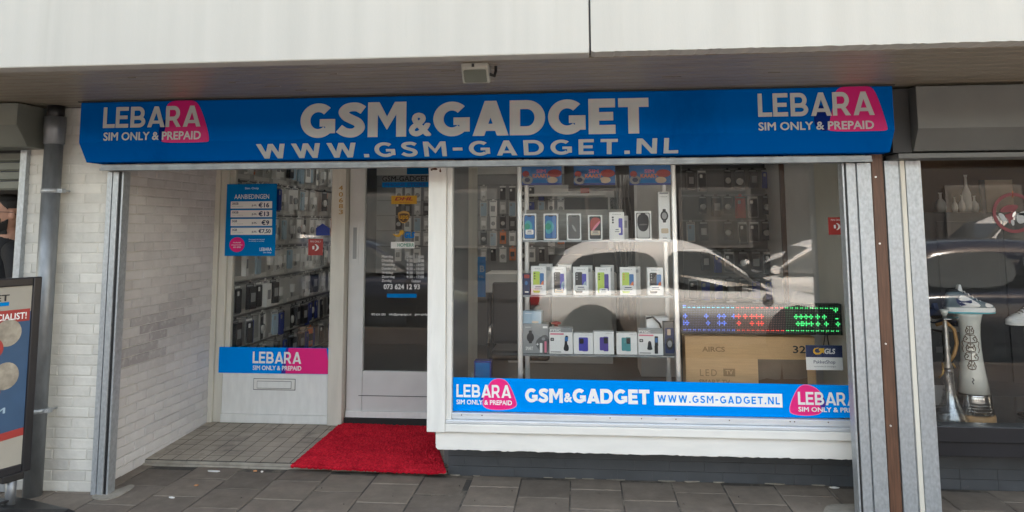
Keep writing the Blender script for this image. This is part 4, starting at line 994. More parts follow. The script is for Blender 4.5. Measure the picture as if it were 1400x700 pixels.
# hanging cables near the cabinet
g = MB()
for k in range(5):
    x = at(842 + k * 5, 300, 3.2)[0]; P = [(x + .02 * sin(i * .9 + k), 3.2 + .02 * cos(i + k), 2.05 - i * .13) for i in range(12)]; g.tube(P, .008, 6)
tag(g.build('cable_bundle', 'rack_metal'), 'bundle of grey cables hanging behind the phone boxes', 'cables')
oc = thing('office_chair', 'black leather office chair behind the left side of the window', 'chair', (2.45, 1.9, .06))
def chair(t, cx, cy):
    MB().box(cx - .24, cx + .24, cy - .24, cy + .24, .47, .55).build('seat', 'leather_black', t, .03, 3)
    MB().prism([(cy - .27, .62), (cy - .23, .60), (cy - .21, 1.08), (cy - .26, 1.10)], cx - .22, cx + .26, 'x').build('backrest', 'leather_black', t, .02, 3)
    for s in (-1, 1): MB().tube([(cx + s * .25, cy - .24, .60), (cx + s * .27, cy + .02, .70), (cx + s * .27, cy + .2, .70), (cx + s * .25, cy + .2, .5)], .014, 8).build('armrest', 'chrome', t)
    MB().tube([(cx, cy, .12), (cx, cy, .47)], .03, 10).build('column', 'chrome', t)
    for k in range(5):
        a = k * 2 * pi / 5; l = MB().tube([(cx, cy, .13), (cx + .27 * cos(a), cy + .27 * sin(a), .09)], .018, 8).build('leg', 'chrome', t)
        MB().tube([(cx + .27 * cos(a), cy + .27 * sin(a) - .012, .082), (cx + .27 * cos(a), cy + .27 * sin(a) + .012, .082)], .026, 10).build('caster', 'black_plastic', l)
q = at(690, 470, 1.75); chair(oc, q[0] + .12, 2.0)

# ================================================================== DISPLAY CABINET WITH PHONE BOXES
YC0, YC1 = 0.46, 0.80
CX0, CX1 = at(711, 400, YC0)[0], at(924.5, 400, YC0)[0]
zsh = [at(815, y, YC0)[2] for y in (328.5, 404, 485)]
dc = thing('display_cabinet', 'glass display cabinet with aluminium posts and three shelves of phone boxes in the window', 'cabinet', ((CX0 + CX1) / 2, .63, .36))
for (x, y) in ((CX0, YC0), (CX1, YC0), (CX0 + .02, YC1), (CX1 - .02, YC1)):
    MB().box(x - .016, x + .016, y - .014, y + .014, .361, 2.09).build('post', 'aluminium', dc, .006)
for z in zsh:
    s_ = MB().box(CX0 + .018, CX1 - .018, YC0 - .005, YC1, z - .008, z).build('shelf', 'shelf_glass', dc)
    MB().box(CX0 + .018, CX1 - .018, YC0 - .0095, YC0 - .0055, z - .010, z + .001).build('shelf_edge', 'galvanised_dark', s_)
MB().box(CX0 + .02, CX1 - .3, YC1 - .03, YC1 - .02, zsh[0] + .001, zsh[0] + .20).build('back_board', 'plank_grey', dc)
MB().box(CX0, CX1, YC0 - .012, YC0 + .012, 2.06, 2.09).build('top_rail', 'aluminium', dc)
MB().box(CX0 + .03, CX1 - .03, YC0 + .02, YC1, .362, .40).build('plinth', 'interior_dark', dc)

def phone_box(x0, x1, y0, zb, label, front, Y=YC0 + .012, dep=.05, mat='print_white', name='phone_box', yb=None, cat='phone box', tilt=0):
    """carton standing on height zb; its front carries printed parts given in 0..1 box coordinates"""
    ym = at((x0 + x1) / 2, y0, Y)[2]; X0, X1 = at(x0, y0 + 15, Y)[0], at(x1, y0 + 15, Y)[0]; Z0, Z1 = zb, ym
    t = thing(name, label, cat, ((X0 + X1) / 2, Y, Z0))
    c = MB().box(X0, X1, Y, Y + dep, Z0 + .0005, Z1).build('carton', mat, t, .0015)
    t.rotation_euler = (0, 0, random.uniform(-.07, .07)); W, H = X1 - X0, Z1 - Z0; lay = 0
    for e in front:
        kind, a, b, c0, d, mt = e[:6]; lay += 1; yy = Y - .0004 * lay
        if kind == 'r': MB().plate(rrect(X0 + a * W, X0 + b * W, Z0 + c0 * H, Z0 + d * H, min(.008, (b - a) * W * .2, (d - c0) * H * .2)), (0, yy, 0), UX, UZ, NY, .0004).build(e[6] if len(e) > 6 else 'print', mt, t)
        elif kind == 'd': MB().plate(disc(X0 + a * W, Z0 + c0 * H, b * W, d * H), (0, yy, 0), UX, UZ, NY, .0004).build(e[6] if len(e) > 6 else 'print', mt, t)
        elif kind == 'p': MB().plate(chaikin([(X0 + u * W, Z0 + v * H) for u, v in e[7]], 2), (0, yy, 0), UX, UZ, NY, .0004).build(e[6], mt, t)
        elif kind == 't': text('lettering', e[6], t, (X0 + a * W, yy, Z0 + c0 * H), UX, UZ, (b - a) * W, (d - c0) * H, mt, bold=.02, depth=.0004)
    return t
def price(a=.14, b=.86, c=.16, d=.36, mt='print_white'): return [('r', a, b, c, d, mt, 'price_label'), ('r', a + .1, b - .1, c + .04, c + .07, 'print_grey', 'price_line'), ('r', a + .15, b - .15, c + .11, c + .14, 'letter_navy', 'price_line')]
ph = lambda mt: [('r', .09, .91, .06, .94, 'letter_dark', 'phone_picture'), ('r', .13, .87, .08, .92, mt, 'wallpaper'), ('r', .36, .64, .885, .93, 'letter_dark', 'notch')]
G1 = 'phone boxes on the upper glass shelf'
def orb(x): return [('p', 0, 0, 0, 0, 'print_aqua', 'orb', [(.13, .35), (.3, .22), (.6, .3), (.75, .5), (.6, .7), (.35, .76), (.13, .66)]), ('p', 0, 0, 0, 0, 'print_green', 'orb', [(.13, .42), (.4, .38), (.58, .52), (.4, .66), (.13, .6)])]
for args in ((715, 733, 292, 'white phone box with blue green wallpaper and a price label, left end of upper shelf', ph('print_sky') + orb(0) + price(.2, .8, .22, .40)),
             (743, 763, 292, 'white phone box with blue green wallpaper and no price label, second on upper shelf', ph('print_sky') + orb(0)),
             (775, 794.5, 292, 'white phone box picturing a plain black phone on the upper shelf', ph('board_dark') + [('p', 0, 0, 0, 0, 'print_grey', 'streak', [(.3, .6), (.5, .55), (.7, .3), (.5, .35)])]),
             (804, 823.5, 294, 'white phone box with red and black striped wallpaper on the upper shelf', [('r', .1, .9, .05, .95, 'letter_dark', 'phone_picture'), ('p', 0, 0, 0, 0, 'red_sticker', 'wallpaper', [(.15, .9), (.85, .9), (.85, .65), (.4, .45), (.15, .3)]), ('p', 0, 0, 0, 0, 'print_pink', 'stripe', [(.85, .8), (.85, .68), (.45, .42), (.2, .3), (.4, .55)])] + price(.18, .84, .2, .38, 'print_cream')),
             (833, 853.5, 290, 'white phone box with three camera dots and blue phone picture on the upper shelf', [('r', .18, .30, .78, .84, 'letter_dark', 'camera'), ('r', .18, .30, .69, .75, 'letter_dark', 'camera'), ('r', .18, .30, .60, .66, 'letter_dark', 'camera'), ('r', .62, .88, .18, .78, 'print_indigo', 'phone_picture'), ('t', .2, .8, .9, .94, 'print_grey', 'Galaxy')] + price(.26, .76, .25, .45, 'print_white')),
             (868, 890.5, 288.5, 'tall white phone box picturing a silver black phone near the watch box', ph('board_grey') + [('p', 0, 0, 0, 0, 'letter_dark', 'wallpaper', [(.13, .55), (.2, .9), (.8, .9), (.87, .55), (.7, .3), (.3, .3)]), ('p', 0, 0, 0, 0, 'board_dark', 'streak', [(.14, .52), (.5, .5), (.86, .54), (.5, .57)])])):
    tag(phone_box(args[0], args[1], args[2], zsh[0], args[3], args[4]), group=G1)
phone_box(852, 859, 295, zsh[0], 'plain grey white carton standing half hidden behind the three camera phone box', [('r', .2, .8, .5, .8, 'print_grey', 'print')], Y=YC0 + .09, mat='board_grey', name='carton', cat='carton')
phone_box(900, 915.5, 262, zsh[0], 'tall narrow white smartwatch box at the right end of the upper shelf', [('r', .12, .88, .95, .985, 'print_grey', 'hang_tab'), ('t', .2, .8, .885, .905, 'print_grey', 'Watch'), ('r', .36, .64, .36, .64, 'letter_dark', 'strap'), ('d', .5, .34, .5, .105, 'letter_dark', 'watch_case'), ('d', .5, .22, .5, .07, 'print_grey', 'watch_face'), ('r', .2, .82, .14, .24, 'print_cream', 'price_label'), ('r', .3, .7, .03, .05, 'print_grey', 'print')], name='watch_box', cat='watch box')
G2 = 'phone boxes on the middle glass shelf'
def two(cb, cs, pl_=None, cams='letter_dark'):
    L = [('r', .14, .60, .08, .82, cb, 'phone_back'), ('r', .58, .86, .16, .76, cs, 'phone_screen'), ('t', .24, .78, .89, .93, 'print_grey', 'Galaxy A')]
    for k in range(3): L.append(('d', .25, .045, .75 - k * .09, .026, cams, 'camera'))
    if cs in ('print_sky', 'print_indigo'): L.append(('p', 0, 0, 0, 0, 'print_orange' if cs == 'print_sky' else 'print_pale_blue', 'wallpaper', [(.6, .35), (.84, .55), (.84, .3), (.7, .2)]))
    return L + (pl_ or price())
for args in ((726, 746.5, 364, 'lime phone box with blue orange screen, leftmost on the middle shelf', two('print_lime', 'print_sky')),
             (754.5, 774, 365, 'white box with black phone and violet screen above a cream price label', two('letter_dark', 'print_indigo', price(.2, .8, .08, .22, 'print_cream'), 'print_grey')),
             (783.5, 804.5, 365, 'white box with black phone, violet screen and a white price label, third on middle shelf', two('letter_dark', 'print_indigo', None, 'print_grey')),
             (814, 835, 365.5, 'white box with pale lime phone and violet screen, price label at its foot', two('print_lime', 'print_violet', price(.24, .8, .07, .25))),
             (847.5, 869.5, 365.5, 'lime phone box with blue orange screen, second from right on the middle shelf', two('print_lime', 'print_sky', None, 'print_orange')),
             (885, 907, 366, 'white box with black phone and blue orange screen, right end of the middle shelf', two('letter_dark', 'print_sky', None, 'print_grey'))):
    tag(phone_box(args[0], args[1], args[2], zsh[1], args[3], args[4]), group=G2)
for (x0, x1, y0, l) in ((737, 755, 361, 'behind the leftmost lime phone box'), (763, 781.5, 362, 'behind the phone box with the cream price label'), (793, 810, 363, 'behind the third box of the middle shelf'), (822, 839.5, 362.5, 'behind the box with the low price label'), (859, 875.5, 364.5, 'behind the second lime box from the right')):
    phone_box(x0, x1, y0, zsh[1], 'grey white spare phone box ' + l, [('r', .6, .86, .78, .9, 'print_grey', 'print'), ('r', .3, .5, .2, .6, 'print_pale_blue', 'print')], Y=YC0 + .085, mat='board_grey')
phone_box(714.5, 724.5, 374, zsh[1], 'small dark navy carton with a red flash at the left end of the middle shelf', [('r', .2, .95, .78, .95, 'red_sticker', 'flash'), ('r', .3, .8, .1, .16, 'print_white', 'print'), ('d', .5, .2, .55, .1, 'print_sky', 'print')], mat='letter_navy', name='carton', cat='carton', Y=YC0 + .03)
wb = phone_box(714.5, 750, 443, zsh[2], 'dark grey smartwatch box with plus sign at the left of the bottom shelf', [('p', 0, 0, 0, 0, 'board_dark', 'sheen', [(.4, .4), (1, .75), (1, 0), (.75, 0)]), ('d', .3, .14, .55, .16, 'letter_dark', 'watch_picture'), ('r', .24, .36, .35, .78, 'letter_dark', 'strap'), ('t', .1, .32, .87, .91, 'print_white', 'X-WATCH'), ('r', .78, .96, .86, .93, 'print_white', 'tag'), ('t', .52, .62, .28, .36, 'print_white', '+'), ('r', .66, .76, .04, .36, 'print_white', 'earbud'), ('r', .84, .92, .04, .42, 'print_pink', 'earbud'), ('d', .8, .07, .5, .05, 'print_grey', 'print'), ('t', .12, .4, .12, .24, 'print_white', 'SMART')], mat='print_grey', name='watch_box', cat='watch box', dep=.09)  # includes a darker wedge across the carton front
ztop = at(732, 443, YC0 + .012)[2]
phone_box(715, 740, 425.5, ztop + .0005, 'pale blue carton lying on top of the dark grey smartwatch box', [('r', .0, 1, .6, .98, 'print_pale_blue', 'print'), ('r', .5, .85, .05, .22, 'print_cream', 'tag'), ('r', .1, .5, .8, .84, 'print_white', 'print')], mat='print_aqua' if False else 'print_pale_blue', name='carton', cat='carton', dep=.08, Y=YC0 + .02)
fys = lambda ex: [('r', 0, 1, .84, 1, 'print_grey', 'header'), ('t', .04, .5, .86, .96, 'print_white', 'FYSIC'), ('r', .04, .62, .74, .80, 'print_pink', 'band'), ('r', .05, .2, .50, .62, 'letter_dark', 'badge'), ('t', .08, .17, .53, .59, 'print_white', '+'), ('r', .05, .5, .06, .10, 'print_grey', 'print')] + ex
flip = [('p', 0, 0, 0, 0, 'letter_dark', 'phone_picture', [(.58, .14), (.82, .10), (.84, .3), (.74, .42), (.84, .7), (.66, .72), (.66, .4)]), ('r', .67, .8, .5, .66, 'print_sky', 'phone_screen')]
G3 = 'boxed mobile phones on the bottom glass shelf'
tag(phone_box(751, 783, 448.5, zsh[2], 'white flip phone box with grey header and one folded phone picture', fys(flip), dep=.07), group=G3)
bar = lambda c: [('r', .27, .50, .16, .80, c, 'phone_picture'), ('r', .44, .74, .14, .80, c, 'phone_picture'), ('r', .30, .52, .50, .74, 'letter_dark', 'phone_screen'), ('t', .6, .94, .90, .93, 'print_grey', 'NOKIA 105')]
tag(phone_box(784, 811, 455.5, zsh[2], 'white box with two indigo button phones on the bottom shelf', bar('print_indigo'), dep=.06), group=G3)
tag(phone_box(811.5, 839.5, 453.5, zsh[2], 'white box with a violet grey button phone on the bottom shelf', [('r', .3, .56, .18, .76, 'print_violet', 'phone_picture'), ('r', .48, .72, .14, .78, 'print_violet', 'phone_picture'), ('r', .5, .7, .48, .74, 'letter_dark', 'phone_screen'), ('t', .6, .94, .90, .93, 'print_grey', 'NOKIA 110')], dep=.06), group=G3)
tag(phone_box(843, 871.5, 455, zsh[2], 'white box with teal button phones on the bottom shelf', [('r', .24, .48, .18, .78, 'print_teal', 'phone_picture'), ('r', .44, .68, .16, .80, 'print_teal', 'phone_picture'), ('r', .47, .66, .50, .76, 'letter_dark', 'phone_screen'), ('t', .6, .94, .90, .93, 'print_grey', 'NOKIA 105')], dep=.06), group=G3)
tag(phone_box(872.5, 906.5, 450.5, zsh[2], 'white flip phone box with an open phone and a desk cradle picture', fys([('p', 0, 0, 0, 0, 'letter_dark', 'cradle', [(.34, .2), (.58, .2), (.54, .34), (.52, .55), (.40, .55), (.38, .34)]), ('r', .66, .80, .36, .74, 'letter_dark', 'phone_picture'), ('r', .65, .79, .06, .38, 'letter_dark', 'phone_picture'), ('r', .68, .78, .5, .68, 'print_sky', 'phone_screen')]), dep=.07), group=G3)
phone_box(907.5, 923, 440, zsh[2], 'narrow black headset box with clear front at the right end of the bottom shelf', [('r', .1, .9, .06, .82, 'letter_navy', 'print'), ('d', .5, .34, .34, .18, 'letter_dark', 'headset'), ('d', .5, .2, .34, .1, 'print_grey', 'headset'), ('r', .3, .6, .6, .78, 'print_cream', 'print')], mat='board_dark', name='carton', cat='carton')
q = at(760, 443, YC0 + .1)
t = thing('toy_figure', 'small red figurine behind the left flip phone box', 'figurine', (q[0], YC0 + .14, zsh[2]))
MB().lathe([(.018, 0), (.022, .03), (.014, .09), (.02, .12), (.012, .16), (.0, .165)], (q[0], YC0 + .14, zsh[2]), 12).build('body', 'red_sticker', t)
MB().lathe([(.03, .0), (.034, .012), (.0, .02)], (q[0], YC0 + .14, zsh[2] + .165), 12).build('cap', 'red_sticker', t)
phone_box(884, 914, 434, zsh[2], 'white carton with a black cable loop behind the right flip phone box', [('r', .1, .5, .1, .5, 'print_white', 'print')], Y=YC0 + .12, name='carton', cat='carton', dep=.10)
q = at(897, 440, YC0 + .1)
tag(MB().tube([(q[0] - .06, YC0 + .105, q[2] + .02), (q[0] - .02, YC0 + .105, q[2] + .03), (q[0] + .02, YC0 + .10, q[2] - .01), (q[0] + .05, YC0 + .10, q[2] - .09), (q[0] + .055, YC0 + .10, zsh[2] + .006)], .006, 8).build('cable', 'rubber'), 'black cable looping in front of the white carton on the bottom shelf', 'cable')
# three posters for SIM cards hanging at the top of the cabinet
for (x0, x1, l) in ((713.5, 768, 'leftmost of the three blue simcard posters at the cabinet top'), (784.5, 841, 'middle of the three blue simcard posters at the cabinet top'), (860.5, 917, 'rightmost of the three blue simcard posters at the cabinet top')):
    Yk = YC0 - .02; X0, X1, Z0, Z1 = pxbox(x0, x1, 226, 253, Yk)
    t = thing('sim_poster', l, 'poster', ((X0 + X1) / 2, Yk, Z0), group='simcard posters at the cabinet top')
    MB().box(X0, X1, Yk, Yk + .004, Z0, Z1).build('sheet', 'print_sky', t)
    MB().plate(rrect(X0, X1, Z0, Z0 + .012, .002), (0, Yk, 0), UX, UZ, NY, .0008).build('print', 'deep_blue', t)
    w = x1 - x0; yq = Yk - .0009
    tpx('lettering', 'KAART', t, x0 + w * .27, x0 + w * .68, 237.6, 243, yq - .001, 'print_orange', bold=.04, depth=.0005)
    tpx('lettering', 'SIM', t, x0 + w * .36, x0 + w * .6, 231.5, 236.5, yq - .001, 'print_pink', bold=.04, depth=.0005)
    for (fx, fy, rx, rz, mt) in ((.82, 237, .045, .025, 'red_sticker'), (.76, 246, .035, .02, 'print_cream'), (.1, 238, .022, .02, 'red_sticker'), (.14, 246, .035, .028, 'print_grey')):
        q = at(x0 + w * fx, fy, yq); MB().plate(disc(q[0], q[2], rx, rz), (0, yq, 0), UX, UZ, NY, .0006).build('print', mt, t)
    q = at(x0 + w * .14, 246, yq); MB().plate(disc(q[0], q[2], .018, .014), (0, yq - .0007, 0), UX, UZ, NY, .0004).build('print', 'letter_navy', t)
    rpx('print', t, x0 + w * .24, x0 + w * .66, 245.5, 250, yq, 'poster_blue', .0006)

# ================================================================== LED SIGN, TV CARTON, CARD, BLUE BOX
YL = 0.50
X0, X1, Z0, Z1 = pxbox(931, 1151.5, 415, 457.5, YL)
ztv = at(1020, 458.5, .60)[2]
ls = thing('led_sign', 'long black LED ticker sign with blue, red and green dots standing on the cardboard carton', 'LED sign', ((X0 + X1) / 2, YL, Z0))
MB().box(X0, X1, YL, YL + .06, Z0, Z1).build('case', 'black_plastic', ls, .004)
nx, nz = 96, 16; px_ = (X1 - X0 - .024) / nx; pz_ = (Z1 - Z0 - .02) / nz
dots = {}
def dot(mat, i, j, k=.36):
    g = dots.setdefault(mat, MB()); cx, cz = X0 + .012 + (i + .5) * px_, Z1 - .01 - (j + .5) * pz_
    a, b = px_ * k, pz_ * k
    g.plate([(cx, cz - b), (cx + a, cz), (cx, cz + b), (cx - a, cz)], (0, YL - .0004, 0), UX, UZ, NY, .0012)
lit = set()
for i in range(nx):
    if i % 3 != 2: lit.add((i, 1)); lit.add((i, 14))
def cross(fx, row):
    i = int(fx * nx)
    for d in ((0, 0), (1, 0), (-1, 0), (0, 1), (0, -1)): lit.add((i + d[0], row + d[1]))
for fx in (.02, .155, .235, .265, .325, .36, .40, .445, .47, .50, .725, .755, .785, .815, .855, .905): cross(fx, 6)
for fx in (.005, .025, .16, .235, .265, .36, .445, .485, .50, .73, .75, .77, .785, .82, .855, .91, .98): cross(fx, 10)
cross(.975, 2); lit.add((93, 7)); lit.add((94, 7)); lit.add((0, 0)); lit.add((1, 0))
for i in range(nx):
    cc = 'blue' if i < nx * .33 else 'red' if i < nx * .655 else 'green'
    for j in range(nz):
        if (i, j) in lit: dot('led_cyan' if cc == 'blue' and j == 1 else 'led_' + cc, i, j, .36 if j in (1, 14) else .44)
        else: dot('led_dim_' + cc, i, j, .24)
for mt, g in dots.items(): g.build('led_dots', mt, ls)
q = at(1131, 460, YL + .03); q2 = at(1126, 476, .50)
MB().tube([(q[0], YL + .03, Z0), (q[0] - .01, YL - .02, q[2] - .04), (q2[0], YG + .03, q2[2])], .003, 6).build('cord', 'rubber', ls)
YT = .56
X0, X1 = at(937, 490, YT)[0], at(1115, 490, YT)[0]
tv = thing('tv_carton', 'large brown cardboard television carton leaning below the LED sign', 'carton', ((X0 + X1) / 2, YT, .36))
MB().box(X0, X1, YT, YT + .13, .361, ztv).build('carton', 'cardboard', tv, .004)
tt = lambda s, x0, x1, y0, y1, mt, **k: tpx('lettering', s, tv, x0, x1, y0, y1, YT - .0003, mt, depth=.0008, **k)
tt('32"', 1084, 1108, 472.5, 483, 'letter_dark', bold=.02); tt('AIRCS', 960, 991, 474, 481, 'cardboard_print', bold=.03)
tt('SMART TV', 956, 998, 519, 526, 'cardboard_print', bold=.01); tt('LED', 957, 980, 505, 514, 'cardboard_print', bold=0, space=1.3)
o = rpx('print', tv, 989, 1005, 504, 514.5, YT - .0003, 'cardboard_print', .0006); tpx('lettering', 'TV', o, 992, 1002, 506, 512, YT - .001, 'cardboard', bold=.03, depth=.0005)
ph_ = rpx('photo_print', tv, 1037, 1104, 491.5, 545, YT - .0003, 'carton_photo', .0006)
P = [(1063.5, 533), (1066.5, 520), (1068.3, 505), (1068.9, 495), (1069.5, 505), (1071.3, 520), (1074.5, 533), (1071, 533), (1069, 525), (1067, 533)]
MB().plate([(at(x, y, YT)[0], at(x, y, YT)[2]) for x, y in P], (0, YT - .001, 0), UX, UZ, NY, .0005).build('tower_print', 'print_brown', ph_)
MB().plate([(at(x, y, YT)[0], at(x, y, YT)[2]) for x, y in ((1037, 520), (1048, 517), (1060, 519), (1078, 518), (1092, 519), (1104, 516), (1104, 540), (1037, 540))], (0, YT - .0009, 0), UX, UZ, NY, .0003).build('trees_print', 'print_brown', ph_)
YK = YG + .03
gc = thing('shop_card', 'white and navy parcel point card hanging inside the glass at the right', 'sign card', (4.3, YK, .6))
X0, X1, Z0, Z1 = pxbox(1102, 1152, 472, 506, YK)
cd = MB().box(X0, X1, YK, YK + .003, Z0, Z1).build('card', 'print_white', gc)
hd = MB().box(X0, X1, YK - .0008, YK - .0001, (Z0 + Z1) / 2 + .002, Z1).build('header', 'letter_navy', cd)
tpx('lettering', 'GLS', cd, 1127, 1142, 476.5, 484, YK - .001, 'letter_white', bold=.05, shear=.15, depth=.0005)
P = [(1111.5, 479), (1113.5, 475.8), (1119, 475.2), (1118.5, 476.4), (1115, 477), (1113.5, 479.5), (1115.5, 482), (1119.5, 482.3), (1122, 479.5), (1119.5, 479.5), (1119.5, 476.3), (1127, 475.8), (1126.5, 483.8), (1124.5, 481.8), (1121, 484.4), (1115, 484.6), (1112, 482.4)]
MB().plate([(at(x, y, YK)[0], at(x, y, YK)[2]) for x, y in P], (0, YK - .001, 0), UX, UZ, NY, .0006).build('arrow', 'print_yellow', cd)
tpx('lettering', 'PakketShop', cd, 1112.5, 1142, 492.5, 498.5, YK - .0001, 'letter_navy', depth=.0006)
tpx('lettering', 'verzenden & ontvangen', cd, 1113, 1143, 500, 502.6, YK - .0001, 'print_grey', depth=.0006)
MB().tube([((X0 + X1) / 2, YK + .0015, Z1), ((X0 + X1) / 2 + .01, YK + .004, Z1 + .05), ((X0 + X1) / 2 + .035, YK + .05, Z1 + .09)], .0022, 6).build('cord', 'rubber', gc)
X0, X1, Z0, Z1 = pxbox(648, 671.5, 493.5, 540, .60)
t = thing('folder_box', 'blue upright folder box at the left end of the window floor', 'box', ((X0 + X1) / 2, .60, .361))
MB().box(X0, X1, .60, .68, .361, Z1).build('box', 'sticker_blue' if False else 'deep_blue', t, .003)
MB().box(X0 + .01, X1 - .01, .5985, .5997, .41, Z1 - .012).build('label', 'poster_blue', t)

# ================================================================== DOORMAT
FM = .060
c4 = [atz(466, 579, FM), atz(592, 584, FM), atz(610, 648, FM - .025), atz(397, 637.5, FM - .025)]
g = MB(); NU, NV = 110, 74
def bil(u, v):
    a = c4[3] * (1 - u) + c4[2] * u; b = c4[0] * (1 - u) + c4[1] * u; return a * (1 - v) + b * v
vs = []; 
for j in range(NV + 1):
    for i in range(NU + 1):
        p = bil(i / NU, j / NV); ed = 0 if 0 < i < NU and 0 < j < NV else .004
        jt = .003 if ed == 0 else .0006; vs.append((p[0] + random.uniform(-jt, jt), p[1] + random.uniform(-jt, jt), p[2] + random.uniform(.004, .013) - ed + .012 * max(0, i / NU - .93) / .07 * max(0, 1 - j / NV * 3)))
b0 = len(g.v); g.v += [tuple(map(float, v)) for v in vs]
for j in range(NV):
    for i in range(NU):
        a = j * (NU + 1) + i; g.f.append([a, a + 1, a + NU + 2, a + NU + 1]); g.mi.append(0); g.sm.append(False); g.tone.append((random.uniform(.3, .75), 0, .01))
g.t = (.3, 0, .01)
rim = [(i, 0) for i in range(NU + 1)] + [(NU, j) for j in range(1, NV + 1)] + [(i, NV) for i in range(NU - 1, -1, -1)] + [(0, j) for j in range(NV - 1, 0, -1)]
base = len(g.v)
for (i, j) in rim: v = vs[j * (NU + 1) + i]; g.v.append((float(v[0]), float(v[1]), float(v[2]) - .012))
for k in range(len(rim)):
    i, j = rim[k]; i2, j2 = rim[(k + 1) % len(rim)]
    g.f.append([j * (NU + 1) + i, j2 * (NU + 1) + i2, base + (k + 1) % len(rim), base + k]); g.mi.append(0); g.sm.append(False); g.tone.append((.2, 0, .01))
tag(g.build('doormat', 'carpet_red'), 'bright red looped doormat lying in front of the shop door', 'doormat')

# ================================================================== PAVEMENT BOARD (swinging poster stand)
BD = Vector((0.399, 0.917, 0)); BN = Vector((0.917, -0.399, 0))        # along the board, towards the reader
q = at(48, 500, -0.33); BR = Vector((q[0], q[1], 0))
ptop = atp(53, 378, q, tuple(BN)); pbot = atp(43, 641, q, tuple(BN))
BZ1, BZ0 = ptop[2], pbot[2]; BW = 0.70
pb = thing('pavement_board', 'black framed swing poster board with red and white discs on its blue poster at the left edge', 'sign board', tuple(BR - BD * BW / 2), local=False)
BB = BR - BD * BW
def bpt(a, z, n=0.0): return BB + BD * a + Vector((0, 0, z)) + BN * n
fw = 0.045
g = MB()
for (a0, a1, z0, z1) in ((0, fw, BZ0, BZ1), (BW - fw, BW, BZ0, BZ1), (fw, BW - fw, BZ0, BZ0 + fw), (fw, BW - fw, BZ1 - fw, BZ1)):
    g.obox(bpt((a0 + a1) / 2, (z0 + z1) / 2), BD * (a1 - a0) / 2, BN * .02, Vector((0, 0, (z1 - z0) / 2)))
g.build('frame', 'black_paint', pb, 0.006)
g = MB(); g.obox(bpt(BW / 2, (BZ0 + BZ1) / 2), BD * (BW / 2 - fw + .002), BN * .008, Vector((0, 0, (BZ1 - BZ0) / 2 - fw + .002)))
sheet = g.build('poster', 'poster_paper', pb)
def bplate(nm, poly, mt, lay): return MB().plate(poly, bpt(0, 0, .008 + .0007 * lay), BD, UZ, BN, .0006).build(nm, mt, sheet)
L0, L1, B0, B1_ = fw, BW - fw, BZ0 + fw, BZ1 - fw
bplate('blue_ground', [(L0, B0 + .12), (L1, B0 + .16), (L1, B1_ - .14), (L0, B1_ - .14)], 'board_blue', 0)
bplate('red_band', [(L0, B1_ - .19), (L1 - .005, B1_ - .19), (L1 - .005, B1_ - .125), (L0, B1_ - .125)], 'red_sticker', 1)
bplate('red_band', [(L0, B0 + .11), (L1, B0 + .15), (L1, B0 + .19), (L0, B0 + .15)], 'red_sticker', 1)
for (a, z, r, mt) in ((BW - .155, B1_ - .245, .068, 'poster_disc'), (BW - .155, B1_ - .47, .068, 'poster_disc'), (BW - .225, B1_ - .32, .052, 'red_sticker'), (BW - .225, B1_ - .55, .05, 'red_sticker'), (BW - .235, B1_ - .775, .05, 'red_sticker'), (BW - .31, B1_ - .22, .06, 'poster_disc'), (BW - .45, B1_ - .44, .085, 'poster_disc'), (BW - .50, B1_ - .66, .07, 'red_sticker')):
    bplate('disc', disc(a, z, r, r * 1.05), mt, 2 if mt == 'poster_disc' else 3)
def btxt(s, a0, a1, z0, z1, mt, lay=4, **k): return text('lettering', s, sheet, bpt(a0, z0, .008 + .0007 * lay), BD, UZ, a1 - a0, z1 - z0, mt, depth=.0006, **k)
btxt('GSM & GADGET', L0 + .03, L1 - .115, B1_ - .075, B1_ - .04, 'letter_dark', bold=.02)
bplate('blue_tag', [(L0 + .03, B1_ - .10), (L1 - .115, B1_ - .10), (L1 - .115, B1_ - .08), (L0 + .03, B1_ - .08)], 'poster_blue', 3)
btxt('SPECIALIST!', L1 - .235, L1 - .022, B1_ - .178, B1_ - .142, 'print_white', bold=.02)
btxt('SCHERM', L0 + .2, L1 - .10, B0 + .285, B0 + .315, 'print_pale_blue', bold=.02)
g = MB(); g.tube([bpt(BW - .085, .06), bpt(BW - .085, BZ0)], .026, 14); g.tube([bpt(BW - .50, .06), bpt(BW - .50, BZ0)], .026, 14)
g.build('spring_leg', 'zinc', pb)
g = MB(); g.obox(bpt(BW - .09, BZ0 - .012), BD * .055, BN * .03, Vector((0, 0, .02))); g.obox(bpt(BW - .5, BZ0 - .012), BD * .055, BN * .03, Vector((0, 0, .02))); g.build('bracket', 'black_plastic', pb, .006)
tip = atz(107, 681, 0.01); tip = Vector((tip[0], tip[1], 0))
rings = []
for (s, z) in ((1.0, 0.0), (1.0, .025), (.93, .05), (.45, .10), (.40, .105)):
    ring = []
    for (a, n_) in ((BW + .10, -.02), (BW + .12, .26), (BW - .02, .34), (-.02, .34), (-.06, .26), (-.06, -.24), (0, -.30), (BW, -.30), (BW + .08, -.22)):
        c = bpt(BW / 2, 0); p = bpt(a, 0, n_); d = p - c; ring.append(c + d * s + Vector((0, 0, z)))
    rings.append(ring)
g = MB(); g.loft(rings); base_o = g.build('base', 'black_plastic', pb, .008)
for p in base_o.data.polygons: p.use_smooth = False
g = MB(); 
for a in (.12, .56): g.obox(bpt(a, .112), BD * .05, BN * .02, Vector((0, 0, .006)))
g.build('fill_cap', 'black_paint', pb, .004)

